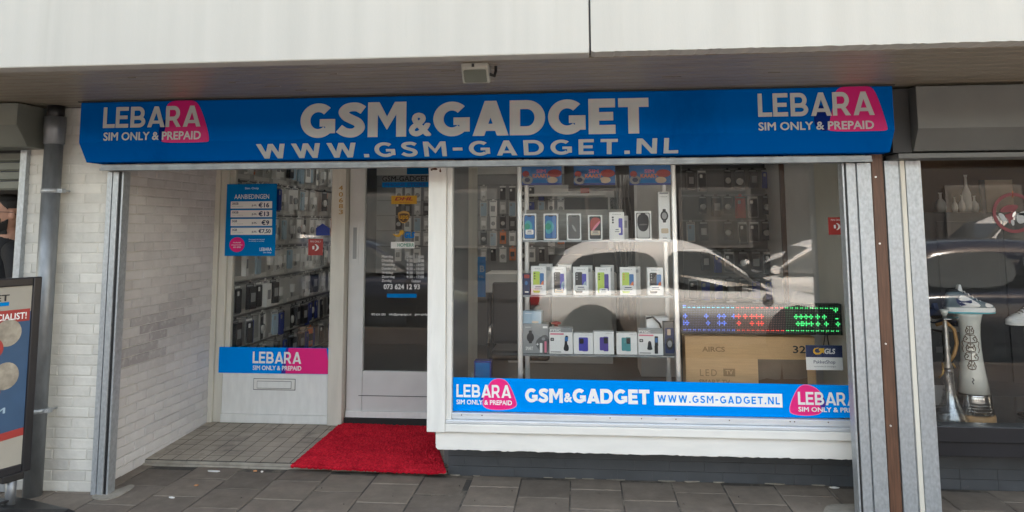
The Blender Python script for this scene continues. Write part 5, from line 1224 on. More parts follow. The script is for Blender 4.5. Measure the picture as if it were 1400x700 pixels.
# ================================================================== PERSON in the neighbour's doorway
def make_person(loc, rz, label):
    """standing figure facing local +X: skin skeleton plus head, fused by a voxel remesh into one surface"""
    t = thing('person', label, 'person', loc, rz, local=True)
    V, E, R = [], [], []
    def j(p, r, par=None):
        V.append(p); R.append(r)
        if par is not None: E.append((par, len(V) - 1))
        return len(V) - 1
    pel = j((0, 0, .95), (.13, .16)); wa = j((.01, 0, 1.10), (.115, .145), pel); ch = j((.02, 0, 1.30), (.13, .18), wa); up_ = j((.0, 0, 1.42), (.09, .14), ch)
    nk = j((.0, 0, 1.50), (.062, .062), up_); nk2 = j((.02, 0, 1.57), (.056, .056), nk)
    for s in (1, -1):
        hip = j((0, s * .10, .90), (.095, .095), pel); kn = j((.02, s * .11, .50), (.062, .062), hip); an = j((-.02, s * .11, .09), (.042, .042), kn)
        he = j((.03, s * .115, .045), (.045, .04), an); j((.17, s * .13, .03), (.035, .03), he)
        sh_ = j((.0, s * .19, 1.41), (.068, .068), up_); el = j((-.02, s * .25, 1.12), (.046, .046), sh_)
        wr = j((.12, s * .22, .90), (.030, .030), el); pa = j((.16, s * .21, .86), (.036, .022), wr)
        for k in range(4):
            y = s * (.21 + (k - 1.5) * .017); f1 = j((.19, y, .825), (.0095, .0095), pa); f2 = j((.20, y, .80 - .004 * (k % 3)), (.0085, .0085), f1); j((.195, y - s * .004, .778), (.0075, .0075), f2)
        t1 = j((.175, s * .175, .86), (.0105, .0105), pa); j((.20, s * .168, .835), (.009, .009), t1)
    me = bpy.data.meshes.new('skeleton'); me.from_pydata(V, E, [])
    o = bpy.data.objects.new('skeleton', me); COL.objects.link(o)
    md = o.modifiers.new('s', 'SKIN'); md.use_smooth_shade = True
    sv = me.skin_vertices[0].data
    for i, r in enumerate(R): sv[i].radius = r
    sv[0].use_root = True
    o.modifiers.new('d', 'SUBSURF').levels = 2
    dg = bpy.context.evaluated_depsgraph_get(); dg.update()
    body = bpy.data.meshes.new_from_object(o.evaluated_get(dg)); bpy.data.objects.remove(o)
    # head: rings from chin to crown, face towards +X
    g = MB(); HZ = 1.545
    prof = [(.0, .045, .035, .035), (.02, .075, .045, .048), (.05, .093, .058, .060), (.085, .098, .072, .068), (.12, .100, .088, .074), (.155, .098, .098, .077), (.19, .088, .100, .075), (.215, .066, .086, .062), (.235, .034, .05, .034)]
    rings = []
    for (z, fr, bk_, w) in prof:
        ring = []
        for k in range(24):
            a = 2 * pi * k / 24; c = cos(a); r = fr if c > 0 else bk_
            ring.append((.02 + r * c, w * sin(a), HZ + z))
        rings.append(ring)
    g.loft(rings)
    def ell(c, r, n=10):
        rr = []
        for i in range(1, n): 
            th = pi * i / n; rr.append([(c[0] + r[0] * sin(th) * cos(2 * pi * k / 12), c[1] + r[1] * sin(th) * sin(2 * pi * k / 12), c[2] - r[2] * cos(th)) for k in range(12)])
        g.loft(rr)
    ell((.118, 0, HZ + .105), (.020, .016, .024)); ell((.128, 0, HZ + .092), (.014, .018, .012)); ell((.108, 0, HZ + .058), (.018, .026, .010)); ell((.100, 0, HZ + .018), (.022, .026, .018))
    for s in (1, -1): ell((.008, s * .078, HZ + .105), (.017, .010, .031)); ell((.085, s * .034, HZ + .142), (.026, .03, .008))
    hm = g.mesh('head', 'skin'); bm = bmesh.new(); bm.from_mesh(body); bm.from_mesh(hm)
    allm = bpy.data.meshes.new('body'); bm.to_mesh(allm); bm.free()
    o = bpy.data.objects.new('body', allm); COL.objects.link(o)
    rm = o.modifiers.new('r', 'REMESH'); rm.mode = 'VOXEL'; rm.voxel_size = .0065; sm = o.modifiers.new('sm', 'SMOOTH'); sm.iterations = 3; sm.factor = .5
    dg = bpy.context.evaluated_depsgraph_get(); dg.update()
    fin = bpy.data.meshes.new_from_object(o.evaluated_get(dg)); bpy.data.objects.remove(o)
    fin.materials.clear(); fin.materials.append(M('skin'))
    fin.name = 'body'; body_o = bpy.data.objects.new('body', fin); COL.objects.link(body_o); body_o.parent = t
    for p in fin.polygons: p.use_smooth = True
    def shell(nm, mt, cond, th):
        bm = bmesh.new(); bm.from_mesh(fin); bm.normal_update()
        bmesh.ops.delete(bm, geom=[f for f in bm.faces if not cond(f.calc_center_median())], context='FACES')
        for v in bm.verts: v.co += v.normal * th
        m2 = bpy.data.meshes.new(nm); bm.to_mesh(m2); bm.free(); m2.materials.append(M(mt))
        ob = bpy.data.objects.new(nm, m2); COL.objects.link(ob); ob.parent = t
        sd_ = ob.modifiers.new('solid', 'SOLIDIFY'); sd_.thickness = th * .8; sd_.offset = -1
        for p in m2.polygons: p.use_smooth = True
    shell('shirt', 'shirt_black', lambda c: c.z > .92 and (c.z < 1.475 + .05 * min(1, abs(c.x + .04) * 6)) and not (c.x > .09 and c.z < 1.0 and abs(c.y) > .16), .010)
    shell('trousers', 'trouser_blue', lambda c: .10 < c.z < .98 and abs(c.y) < .185, .008)
    shell('shoes', 'shoe_black', lambda c: c.z < .10, .008)
    shell('hair', 'hair_black', lambda c: (c.z > HZ + .085 and c.x < .0 + (c.z - HZ - .085) * .75) and ((c.x - .012) ** 2 + (c.z - HZ - .105) ** 2) ** .5 > .046 or c.z > HZ + .195 or (c.x < -.035 and c.z > HZ + .045), .008)
    shell('beard', 'hair_black', lambda c: c.x > .03 and c.z > HZ - .02 and (c.z < HZ + .060 + .10 * max(0, .062 - c.x) * (c.x < .062) * 6 and c.z < HZ + .10 or (c.x > .066 and c.z < HZ + .080)) and not (c.x > .106 and HZ + .048 < c.z < HZ + .066 and abs(c.y) < .024), .008)
    g = MB()
    for s in (1, -1):
        g.tube([(.122 + .0 * k, s * .034 + .022 * cos(2 * pi * k / 12), HZ + .122 + .017 * sin(2 * pi * k / 12)) for k in range(13)], .0018, 6)
        g.tube([(.120, s * .055, HZ + .125), (.09, s * .078, HZ + .125), (.01, s * .084, HZ + .122), (-.01, s * .084, HZ + .105)], .0018, 6)
    g.tube([(.122, .012, HZ + .125), (.128, 0, HZ + .128), (.122, -.012, HZ + .125)], .0018, 6)
    g.build('glasses', 'black_paint', t)
    return t
q = at(6, 300, .30)
make_person((q[0] + .048, .30, -.02 + .0), radians(231), 'bearded man with glasses in a black shirt standing in the dark doorway')

# ================================================================== SHOE SHOP on the right
YS = .22
ss = thing('shoe_shop_window', 'black framed dark shop window showing sneakers and water pipes, right of the metal rails', 'window', (6, YS, 0))
zf = lambda py: at(1400, py, YS)[2]
MB().box(4.60, 9, YS, YS + .10, zf(607), zf(585)).build('bottom_rail', 'black_paint', ss, .004)
MB().box(4.60, 9, YS + .02, YS + .12, zf(628), zf(607) - .002).build('lower_board', 'black_paint', ss, .004)
XP = at(1270, 400, YS)[0]
MB().box(4.60, XP, YS + .03, YS + .10, zf(585) + .001, 2.10).build('side_post', 'black_paint', ss, .004)
MB().box(XP + .001, 9, YS + .02, YS + .10, 1.97, 2.10).build('head_rail', 'black_paint', ss, .004)
spane = MB().box(XP + .001, 9, YS + .05, YS + .056, zf(585), 1.97).build('pane', 'window_glass', ss)
sp = thing('plinth_wall', 'dark blue grey plinth wall below the shoe shop window', 'wall', (6, .5, 0))
g = MB(); g.box(4.43, 9, .50, .6, -.02, zf(628) + .02)
for r in range(2):
    x = 4.6
    while x < 9: g.box(x + .001, x + .209, .494, .4995, r * .06 + .001, r * .06 + .058); x += .21
g.build('wall', 'plinth_paint', sp)
si = thing('shoe_shop_interior', 'dark interior of the shoe shop with a black cupboard', 'shop interior', (6.5, 2.5, 0))
zfl = at(1330, 578, .50)[2] - .02
MB().box(4.62, 9, .345, 1.30, zf(628) + .025, zfl).build('display_floor', 'marble_dark', si, .005)
MB().box(4.61, 9, 1.301, 5, 0, .05).build('floor', 'interior_floor', si)
MB().box(4.61, 9, 4.6, 4.7, .05, 2.5).build('back_wall', 'print_brown', si)
MB().box(4.61, 9, .33, 4.7, 2.42, 2.5).build('ceiling', 'interior_dark', si)
MB().box(8.9, 9, .48, 4.6, .05, 2.42).build('side_wall', 'interior_dark', si)
MB().box(4.602, 4.612, .345, 4.6, 0.0, 2.42).build('party_wall', 'interior_dark', si)
MB().box(4.62, 9, .33, .9, 2.11, 2.4).build('bulkhead', 'interior_dark', si)
X0, X1, Z0, Z1 = pxbox(1280, 1370, 290, 345, 2.6)
kb = thing('cupboard', 'black cupboard with white vases on it inside the shoe shop', 'cupboard', ((X0 + X1) / 2, 2.6, .05))
MB().box(X0 - .15, X1 + 1.2, 2.6, 3.0, .05, Z1).build('body', 'interior_dark', kb)
for k in range(3): MB().box(X0 + k * .55, X0 + .5 + k * .55, 2.585, 2.599, .2, Z1 - .08).build('door', 'interior_dark', kb, .003)
for (x, h, r, l) in ((1287, .18, .045, 'short white vase at the left end of the black cupboard'), (1306, .14, .025, 'small slim vase second on the black cupboard'), (1316, .16, .03, 'small vase in the middle of the black cupboard'), (1323, .34, .04, 'tall slender pale vase on the black cupboard'), (1333, .15, .035, 'squat vase at the right end of the group on the black cupboard')):
    q = at(x, 290, 2.8); mb = MB().lathe([(r * .7, 0), (r, h * .25), (r * .9, h * .5), (r * .3, h * .7), (r * .25, h * .92), (r * .4, h), (r * .2, h - .005)], (q[0], 2.8, Z1 + .001), 16)
    tag(mb.build('vase', 'board_grey'), l, 'vase', 'vases on the black cupboard')
X0, X1, Z0, Z1 = pxbox(1346, 1372, 247, 292, 3.0)
fr_ = thing('picture_panel', 'dim beige panel on the back wall of the shoe shop', 'panel', ((X0 + X1) / 2, 4.59, 1.4))
X0, X1, Z0, Z1 = pxbox(1347, 1385, 246, 300, 4.58); MB().box(X0, X1, 4.57, 4.598, Z0, Z1).build('panel', 'print_cream', fr_); MB().box(X0 - .05, X0 - .002, 4.56, 4.598, Z0, Z1).build('edge', 'interior_dark', fr_)
# round red sticker on the glass
Yr = YS + .0495; q = at(1386, 291, Yr); rr_ = at(1357, 291, Yr); Rr = q[0] - rr_[0]
g = MB(); N = 40
def ring_(cx, cz, r0, r1, a0=0, a1=2 * pi, N=40):
    vs = []; full = abs(a1 - a0 - 2 * pi) < 1e-6
    for k in range(N + (0 if full else 1)):
        a = a0 + (a1 - a0) * k / N
        for r in (r0, r1):
            for y in (Yr, Yr - .001): vs.append((cx + r * cos(a), y, cz + r * sin(a)))
    fs = []; M_ = N if full else N
    for k in range(M_):
        a = 4 * k; b = 4 * ((k + 1) % (N if full else N + 1))
        fs += [(a + 1, b + 1, b + 3, a + 3), (a, a + 2, b + 2, b), (a, b, b + 1, a + 1), (a + 2, a + 3, b + 3, b + 2)]
    return vs, fs
g.add(*ring_(q[0], q[2], Rr * .84, Rr))
rg = g.build('round_sticker', 'ring_red', spane)
for (poly, mt) in (([(-.75, .05), (-.35, .42), (.3, .4), (.1, .1), (-.3, .02)], 'ring_red'), ([(-.5, -.1), (-.1, .0), (.15, .25), (.0, -.2), (-.25, -.6), (-.3, -.3)], 'ring_red'), ([(-.78, .0), (-.5, -.02), (-.35, -.45), (-.6, -.4)], 'print_grey'), ([(.05, -.2), (.35, .1), (.75, .0), (.6, -.4), (.2, -.6)], 'print_grey'), ([(-.2, -.35), (-.02, -.35), (0, -.6), (-.12, -.65)], 'print_grey'), ([(.2, .0), (.8, -.02), (.8, -.14), (.2, -.12)], 'print_white'), ([(-.05, .0), (.12, .1), (.05, -.12), (-.1, -.25)], 'print_white'), ([(-.02, .75), (.0, 1.1), (.05, 1.1), (.03, .75)], 'print_orange')):
    MB().plate(chaikin([(q[0] + a * Rr, q[2] + b * Rr) for a, b in poly], 2), (0, Yr - .0001 - .0003 * (mt != 'ring_red'), 0), UX, UZ, NY, .0006).build('motif', mt, rg)

# tall white hourglass water pipe base
YV = .62; q = at(1333, 560, YV); zv0 = zfl + .001; zv1 = at(1331, 428.5, YV)[2]
ht = zv1 - zv0; pxm = (at(1334, 500, YV)[0] - at(1333, 500, YV)[0])
vz = lambda py: at(1333, py, YV)[2] - at(1333, 566, YV)[2]
va = thing('water_pipe', 'tall white hourglass water pipe body with brown ornament and a sneaker on top', 'water pipe', (q[0], YV, zv0))
cc = (q[0], YV, zv0); kf = ht / vz(428.5)
RV = [(17.5 * pxm, vz(428.5)), (16.8 * pxm, vz(431)), (14.2 * pxm, vz(441)), (13.2 * pxm, vz(455)), (13.2 * pxm, vz(470)), (14.6 * pxm, vz(488)), (17.4 * pxm, vz(508)), (20.5 * pxm, vz(529))]
RV = [(r, z * kf) for r, z in RV]
MB().lathe([(0.002, RV[0][1])] + RV, cc, 36).build('body', 'ceramic_white', va)
za, zb_2 = vz(530) * kf, vz(556) * kf
MB().lathe([(20.8 * pxm, za), (21.2 * pxm, za - .003), (23.8 * pxm, zb_2), (18 * pxm, zb_2)], cc, 36).build('metal_base', 'chrome', va)
g = MB()
for r in range(7):
    for k in range(44):
        z = za + (zb_2 - za) * (r + .5) / 7; a = 2 * pi * (k + .5 * (r % 2)) / 44; rad = (21.1 + 2.5 * (r + .5) / 7) * pxm
        g.obox((cc[0] + rad * cos(a), cc[1] + rad * sin(a), cc[2] + z), Vector((-sin(a), cos(a), .6)) * .004, Vector((cos(a), sin(a), 0)) * .0015, Vector((sin(a), -cos(a), .6)) * .004)
g.build('metal_pattern', 'chrome', va)
MB().lathe([(20 * pxm, zb_2 - .001), (24.5 * pxm, zb_2 - .002), (25.5 * pxm, zb_2 - .012), (25.5 * pxm, .006), (24.5 * pxm, 0)], cc, 36).build('wooden_foot', 'wood_light', va)
def rad_at(z):
    for (r0, z0), (r1, z1) in zip(RV, RV[1:]):
        if z1 <= z <= z0: return r0 + (r1 - r0) * (z - z0) / (z1 - z0)
    return RV[-1][0]
ad = atan2(CAM[1] - YV, CAM[0] - q[0])
g = MB()
def vcurve(pts, r=.0028):
    P = []
    for a, z in pts:
        R_ = rad_at(z) + .001; th = ad + a / R_; P.append((cc[0] + R_ * cos(th), cc[1] + R_ * sin(th), cc[2] + z))
    g.tube(P, r, 6)
zm = vz(471) * kf
for s in (1, -1):
    for k in range(5):
        z0 = zm + (k - 2) * .052
        w = (.018, .034, .022, .034, .018)[k]
        vcurve([(s * .003, z0 - .022), (s * w, z0 - .018), (s * (w + .004), z0), (s * w * .7, z0 + .014), (s * w * .4, z0 + .004), (s * w * .7, z0 - .008)])
        vcurve([(s * .002, z0 + .022), (s * w * .6, z0 + .026), (s * w, z0 + .012)], .002)
    vcurve([(s * .042, zm - .03), (s * .050, zm - .01), (s * .042, zm + .01), (s * .050, zm + .03), (s * .040, zm + .04)], .0022)
    vcurve([(s * .008, zm), (s * .004, zm + .008), (0, zm)], .003)
vcurve([(0, zm - .13), (0, zm - .012)], .0018); vcurve([(0, zm + .012), (0, zm + .13)], .0018)
g.build('ornament', 'print_brown', va)
g = MB(); zl = vz(513) * kf; vcurve([(-.002, zl + .022), (.006, zl + .010), (-.004, zl), (.003, zl - .014)], .003); g.build('flame_mark', 'letter_dark', va)

def sneaker(loc, rz, L, label, upper, panel, sole, lace, swoosh=None, chunky=1.0):
    """low basketball shoe pointing along local +X"""
    t = thing('sneaker', label, 'sneaker', loc, rz, local=True)
    k = L / .29; kz = 1.22
    st = [(-.145, .030, .016), (-.130, .036, .0), (-.08, .038, 0), (-.02, .036, 0), (.05, .044, 0), (.10, .045, 0), (.13, .034, .003), (.146, .014, .010)]
    rings = []
    for (x, w, lift) in st:
        w *= chunky; h = .028 * chunky
        rings.append([(x * k, -w * k, (lift + .004) * k), (x * k, -w * .95 * k, lift * k), (x * k, w * .95 * k, lift * k), (x * k, w * k, (lift + .004) * k), (x * k, w * 1.0 * k, h * k), (x * k, w * .9 * k, (h + .003) * k), (x * k, -w * .9 * k, (h + .003) * k), (x * k, -w * k, h * k)])
    MB().loft(rings).build('sole', sole, t, subd=1)
    MB().loft([[(x, y * 1.03, z * .32 - .001) for x, y, z in r_] for r_ in rings]).build('outsole', 'print_aqua' if sole == 'shoe_white' and panel else sole, t, subd=1)
    up = [(-.140, .022, .092), (-.125, .031, .112), (-.09, .034, .118), (-.05, .033, .112), (-.015, .033, .098), (.02, .036, .080), (.06, .040, .064), (.10, .040, .056), (.13, .028, .046), (.142, .012, .036)]
    rings = []
    for (x, w, zt) in up:
        rings.append([(x * k, w * cos(a) * k * (1 if sin(a) < .3 else .9), (.022 + (zt - .022) * (.5 + .5 * sin(a))) * k) for a in [2 * pi * i / 14 for i in range(14)]])
    MB().loft(rings).build('upper', upper, t, subd=1)
    MB().loft([[((x) * k, .030 * s_ * k * .85, z * k) for x, s_, z in ((-.125, -.8, .108), (-.06, -.8, .112), (-.05, 0, .114), (-.06, .8, .112), (-.125, .8, .108), (-.133, 0, .106))], [((x) * k, .030 * s_ * k * .8, (z + .010) * k) for x, s_, z in ((-.125, -.8, .108), (-.06, -.8, .112), (-.05, 0, .114), (-.06, .8, .112), (-.125, .8, .108), (-.133, 0, .106))]]).build('collar', 'shoe_black', t)
    MB().loft([[(x * k, y * k, z * k) for x, y, z in ((-.07, -.02, .115), (-.07, .02, .115), (-.06, .022, .142), (-.062, -.022, .142))], [(x * k, y * k, z * k) for x, y, z in ((-.04, -.022, .108), (-.04, .022, .108), (-.05, .022, .146), (-.05, -.022, .146))]]).build('tongue', lace, t, .003)
    g = MB()
    for i in range(5):
        x = -.028 + i * .022; z = .106 - i * .0115
        g.tube([(x * k, -.024 * k, (z - .006) * k), (x * k, -.012 * k, (z + .003) * k), (x * k, .012 * k, (z + .003) * k), (x * k, .024 * k, (z - .006) * k)], .0035 * k, 6)
    g.build('laces', lace, t)
    def side(nm, pts, mt, th=.002, sm=2):
        P = chaikin(pts, sm); n = len(P)
        def pos(x, z, o):
            w = np.interp(x, [u[0] for u in up], [u[1] for u in up]); zt = np.interp(x, [u[0] for u in up], [u[2] for u in up])
            sA = np.clip((z - .022) / (zt - .022) * 2 - 1, -1, 1); return (x * k, -(w * sqrt(max(0.03, 1 - sA * sA)) + o) * k, z * k)
        g = MB(); vs = [pos(x, z, .004) for x, z in P] + [pos(x, z, .0) for x, z in P]
        cx, cz = sum(p[0] for p in P) / n, sum(p[1] for p in P) / n
        g.add(vs, [tuple(range(n))] + [(i, n + i, n + (i + 1) % n, (i + 1) % n) for i in range(n)]); return g.build(nm, mt, t)
    if panel: side('side_panel', [(-.06, .032), (.04, .032), (.05, .045), (.0, .075), (-.05, .095), (-.075, .08), (-.07, .05)], panel, sm=1); side('toe_cap', [(.075, .034), (.115, .034), (.125, .042), (.10, .052), (.078, .054)], panel, sm=1)
    if swoosh:
        P = [(-.082, .072), (-.058, .048), (-.03, .046), (.045, .066), (-.01, .057), (-.045, .056), (-.06, .063)]
        P = [(-.090, .078), (-.084, .054), (-.060, .038), (-.034, .042), (.0, .055), (.042, .074), (-.006, .068), (-.036, .063), (-.060, .063), (-.074, .070)]
        g = MB()
        def pos(x, z, o):
            w = np.interp(x, [u[0] for u in up], [u[1] for u in up]); zt = np.interp(x, [u[0] for u in up], [u[2] for u in up])
            sA = np.clip((z - .022) / (zt - .022) * 2 - 1, -1, 1); return (x * k, -(w * sqrt(max(0.03, 1 - sA * sA)) + o) * k, z * k)
        n = len(P); top = [0, 9, 8, 7, 6, 5]; bot = [0, 1, 2, 3, 4, 5]
        vs = [pos(*P[i], .0062) for i in range(n)]; fs = [(0, 1, 9), (9, 1, 2, 8), (8, 2, 3, 7), (7, 3, 4, 6), (6, 4, 5)]
        vs += [pos(*P[i], .003) for i in range(n)]; fs += [(i, n + i, n + (i + 1) % n, (i + 1) % n) for i in range(n)]
        g.add(vs, fs); g.build('tick_mark', swoosh, t)
    for ch in t.children: ch.scale = (1, 1, kz)
    return t
q1 = at(1326, 428, YV)
sneaker((q1[0], YV, zv1 + .002), radians(-4), at(1358.5, 425, YV)[0] - at(1292, 425, YV)[0], 'pale grey and white sneaker with dark tick mark standing on the tall pipe', 'shoe_grey', 'shoe_white', 'shoe_white', 'shoe_white', 'letter_navy')
# glass water pipe in front
YH = .55; q = at(1305, 570, YH); zh0 = zfl + .001; pxh = pxm * .98; zz_ = lambda py: (at(1303, py, YH)[2] - at(1303, 574, YH)[2]) * (at(1303, 450, YH)[2] - zh0) / (at(1303, 450, YH)[2] - at(1303, 574, YH)[2])
hk = thing('water_pipe', 'clear cut glass water pipe with a silver stem and tan hose', 'water pipe', (q[0] - .02, YH, zh0))
cc = (q[0] - .02, YH, zh0)
MB().lathe([(22 * pxh, 0), (23 * pxh, .015), (19 * pxh, zz_(560)), (12 * pxh, zz_(548)), (7.5 * pxh, zz_(530)), (7 * pxh, zz_(505)), (8 * pxh, zz_(500)), (6.4 * pxh, zz_(502)), (6 * pxh, zz_(528)), (10.5 * pxh, zz_(547)), (17 * pxh, zz_(559)), (20 * pxh, .018), (3 * pxh, .012)], cc, 24).build('glass_vase', 'crystal', hk)
g = MB()
for r, (rr2, py) in enumerate(((22, 567), (18.5, 559), (14, 551), (10, 541), (8, 530), (7.6, 520))):
    for k in range(16):
        a = 2 * pi * (k + .5 * (r % 2)) / 16; g.obox((cc[0] + rr2 * pxh * cos(a), cc[1] + rr2 * pxh * sin(a), cc[2] + zz_(py)), Vector((-sin(a), cos(a), .5)) * .003, Vector((cos(a), sin(a), .3)) * .001, Vector((sin(a), -cos(a), .7)) * .006)
g.build('cut_pattern', 'crystal', hk)
MB().lathe([(6 * pxh, zz_(506)), (6.5 * pxh, zz_(500)), (4.2 * pxh, zz_(492)), (5.2 * pxh, zz_(486)), (3.6 * pxh, zz_(480)), (5 * pxh, zz_(474)), (3.5 * pxh, zz_(470)), (4.2 * pxh, zz_(455)), (3 * pxh, zz_(442)), (2.6 * pxh, zz_(432)), (4 * pxh, zz_(428))], cc, 18).build('stem', 'stem_metal', hk)
MB().lathe([(2 * pxh, zz_(437)), (17 * pxh, zz_(435.5)), (18 * pxh, zz_(434)), (17 * pxh, zz_(436.5)), (2 * pxh, zz_(438))], cc, 24).build('tray', 'chrome', hk)
MB().lathe([(2 * pxh, zz_(434)), (4.5 * pxh, zz_(429)), (6 * pxh, zz_(424)), (5 * pxh, zz_(424.5)), (3 * pxh, zz_(428))], cc, 18).build('bowl', 'ceramic_white', hk)
MB().tube([(cc[0] + .02, YH + .01, zh0 + zz_(492)), (cc[0] + .05, YH + .02, zh0 + zz_(484)), (cc[0] + .075, YH + .03, zh0 + zz_(470)), (cc[0] + .07, YH + .04, zh0 + zz_(452)), (cc[0] + .03, YH + .05, zh0 + zz_(442)), (cc[0] - .03, YH + .05, zh0 + zz_(446))], .011, 10).build('hose', 'hose_tan', hk)
MB().tube([(cc[0] - .03, YH - .005, zh0 + zz_(494)), (cc[0] - .035, YH - .01, zh0 + zz_(508)), (cc[0] - .06, YH - .01, zh0 + zz_(514))], .006, 8).tube([(cc[0] + .02, YH - .02, zh0 + zz_(494)), (cc[0] + .035, YH - .02, zh0 + zz_(500))], .006, 8).build('valve', 'brass', hk)
# other shoes on stands
def stand(nm, label, x, y, z0, z1):
    t = thing(nm, label, 'stand', (x, y, z0)); MB().lathe([(.07, 0), (.07, .012), (.012, .018), (.012, z1 - z0 - .012), (.06, z1 - z0 - .01), (.06, z1 - z0)], (x, y, z0), 20).build('column', 'black_paint', t); MB().lathe([(.075, 0), (.08, .006), (.075, .012)], (x, y, z0 - .0005), 20).build('foot', 'black_paint', t)
q = at(1290, 451, .86); zst = q[2]
stand('shoe_stand', 'thin black stand under the navy sneaker behind the glass water pipe', q[0], .86, zfl + .001, zst)
sneaker((q[0], .86, zst + .002), radians(-62), .27, 'navy sneaker with a white tick mark on a stand behind the glass water pipe', 'shoe_navy', None, 'shoe_white', 'shoe_navy', 'shoe_white')
q = at(1402, 444, .75); zst = q[2]
stand('shoe_stand', 'thin black stand under the chunky cream sneaker at the right edge', q[0], .75, zfl + .001, zst)
sneaker((q[0], .75, zst + .002), radians(200), .27, 'chunky cream sneaker on a stand at the right edge of the shoe shop window', 'shoe_white', None, 'shoe_white', 'shoe_black', None, 1.15)
q = at(1286, 480, 1.0)
t = thing('price_card', 'small grey price card low behind the glass water pipe', 'card', (q[0], 1.0, zfl))
MB().box(q[0] - .06, q[0] + .06, 1.0, 1.005, zfl + .002, zfl + .13).build('card', 'print_grey', t); rpx('print', t, 1280, 1293, 474, 482, .9995, 'board_dark', .0006)

# ================================================================== LITTER
def scrap(nm, label, cat, px, py, z, w, d, mt, rot=0.2, group=None):
    q = atz(px, py, z); g = MB(); n = 7; P = []
    for k in range(n):
        a = 2 * pi * k / n; P.append((q[0] + w * cos(a + rot) * random.uniform(.7, 1.1), q[1] + d * sin(a + rot) * random.uniform(.6, 1.1)))
    vs = [(x, y, z + .001 + random.uniform(.001, .007)) for x, y in P] + [(q[0], q[1], z + .009)] + [(x, y, z + .0005) for x, y in P]
    g.add(vs, [(k, (k + 1) % n, n) for k in range(n)] + [(k, n + 1 + k, n + 1 + (k + 1) % n, (k + 1) % n) for k in range(n)])
    tag(g.build(nm, mt), label, cat, group)
scrap('paper_scrap', 'white crumpled paper scrap lying against the entrance step', 'litter', 292, 645, .0, .040, .012, 'litter_paper')
scrap('paper_scrap', 'small white paper bit beside the orange leaf on the step', 'litter', 358, 645.5, .0, .010, .008, 'litter_paper')
scrap('leaf', 'orange brown leaf lying at the entrance step left of the doormat', 'leaf', 349, 644.5, .0, .016, .012, 'litter_leaf')
scrap('leaf', 'tiny orange leaf on the paving before the step', 'leaf', 268, 664, .0, .014, .010, 'litter_leaf')
scrap('cigarette_end', 'pale cigarette end on the paving near the left rail', 'litter', 235, 681, .0, .022, .006, 'litter_paper', .1)
scrap('leaf', 'dry pale leaf on the paving under the right end of the plinth', 'leaf', 1140, 667, .0, .035, .014, 'litter_paper')
for (x, y) in ((440, 668), (537, 679), (628, 665), (649, 685), (590, 679), (700, 672), (820, 676), (905, 663), (1010, 680), (1120, 690), (330, 681), (470, 690), (760, 690), (935, 690)):
    scrap('pebble', 'tiny pale grit speck on the dark paving', 'pebble', x, y, .0, .0034, .003, 'joint_sand', group='grit specks on the paving')
# mortar smear and worn concrete patch beside the rails
def smear(px, label, mt, nm):
    P = [tuple(atz(x, y, .003)[:2]) for x, y in px]; P = chaikin(P, 2)
    g = MB(); g.prism(P, .0006, .0045, 'z'); struct(g.build(nm, mt))
smear([(124, 677), (148, 671), (165, 668), (178, 662), (186, 664), (172, 674), (150, 684), (128, 683)], '', 'kerb_concrete', 'mortar_smear')
smear([(1128, 692), (1140, 689), (1182, 689), (1186, 706), (1124, 706)], '', 'kerb_concrete', 'concrete_patch')

x = 1.98
while x < 4.40:
    w = random.uniform(.03, .16); y = .497
    if random.random() < .7:
        P = chaikin([(x, y), (x + w * .3, y - random.uniform(.004, .016)), (x + w * .7, y - random.uniform(.003, .02)), (x + w, y)], 2)
        g = MB(); g.prism(P, .0004, random.uniform(.003, .008), 'z'); struct(g.build('mortar_crumb', 'kerb_concrete'))
    x += w + random.uniform(.0, .08)
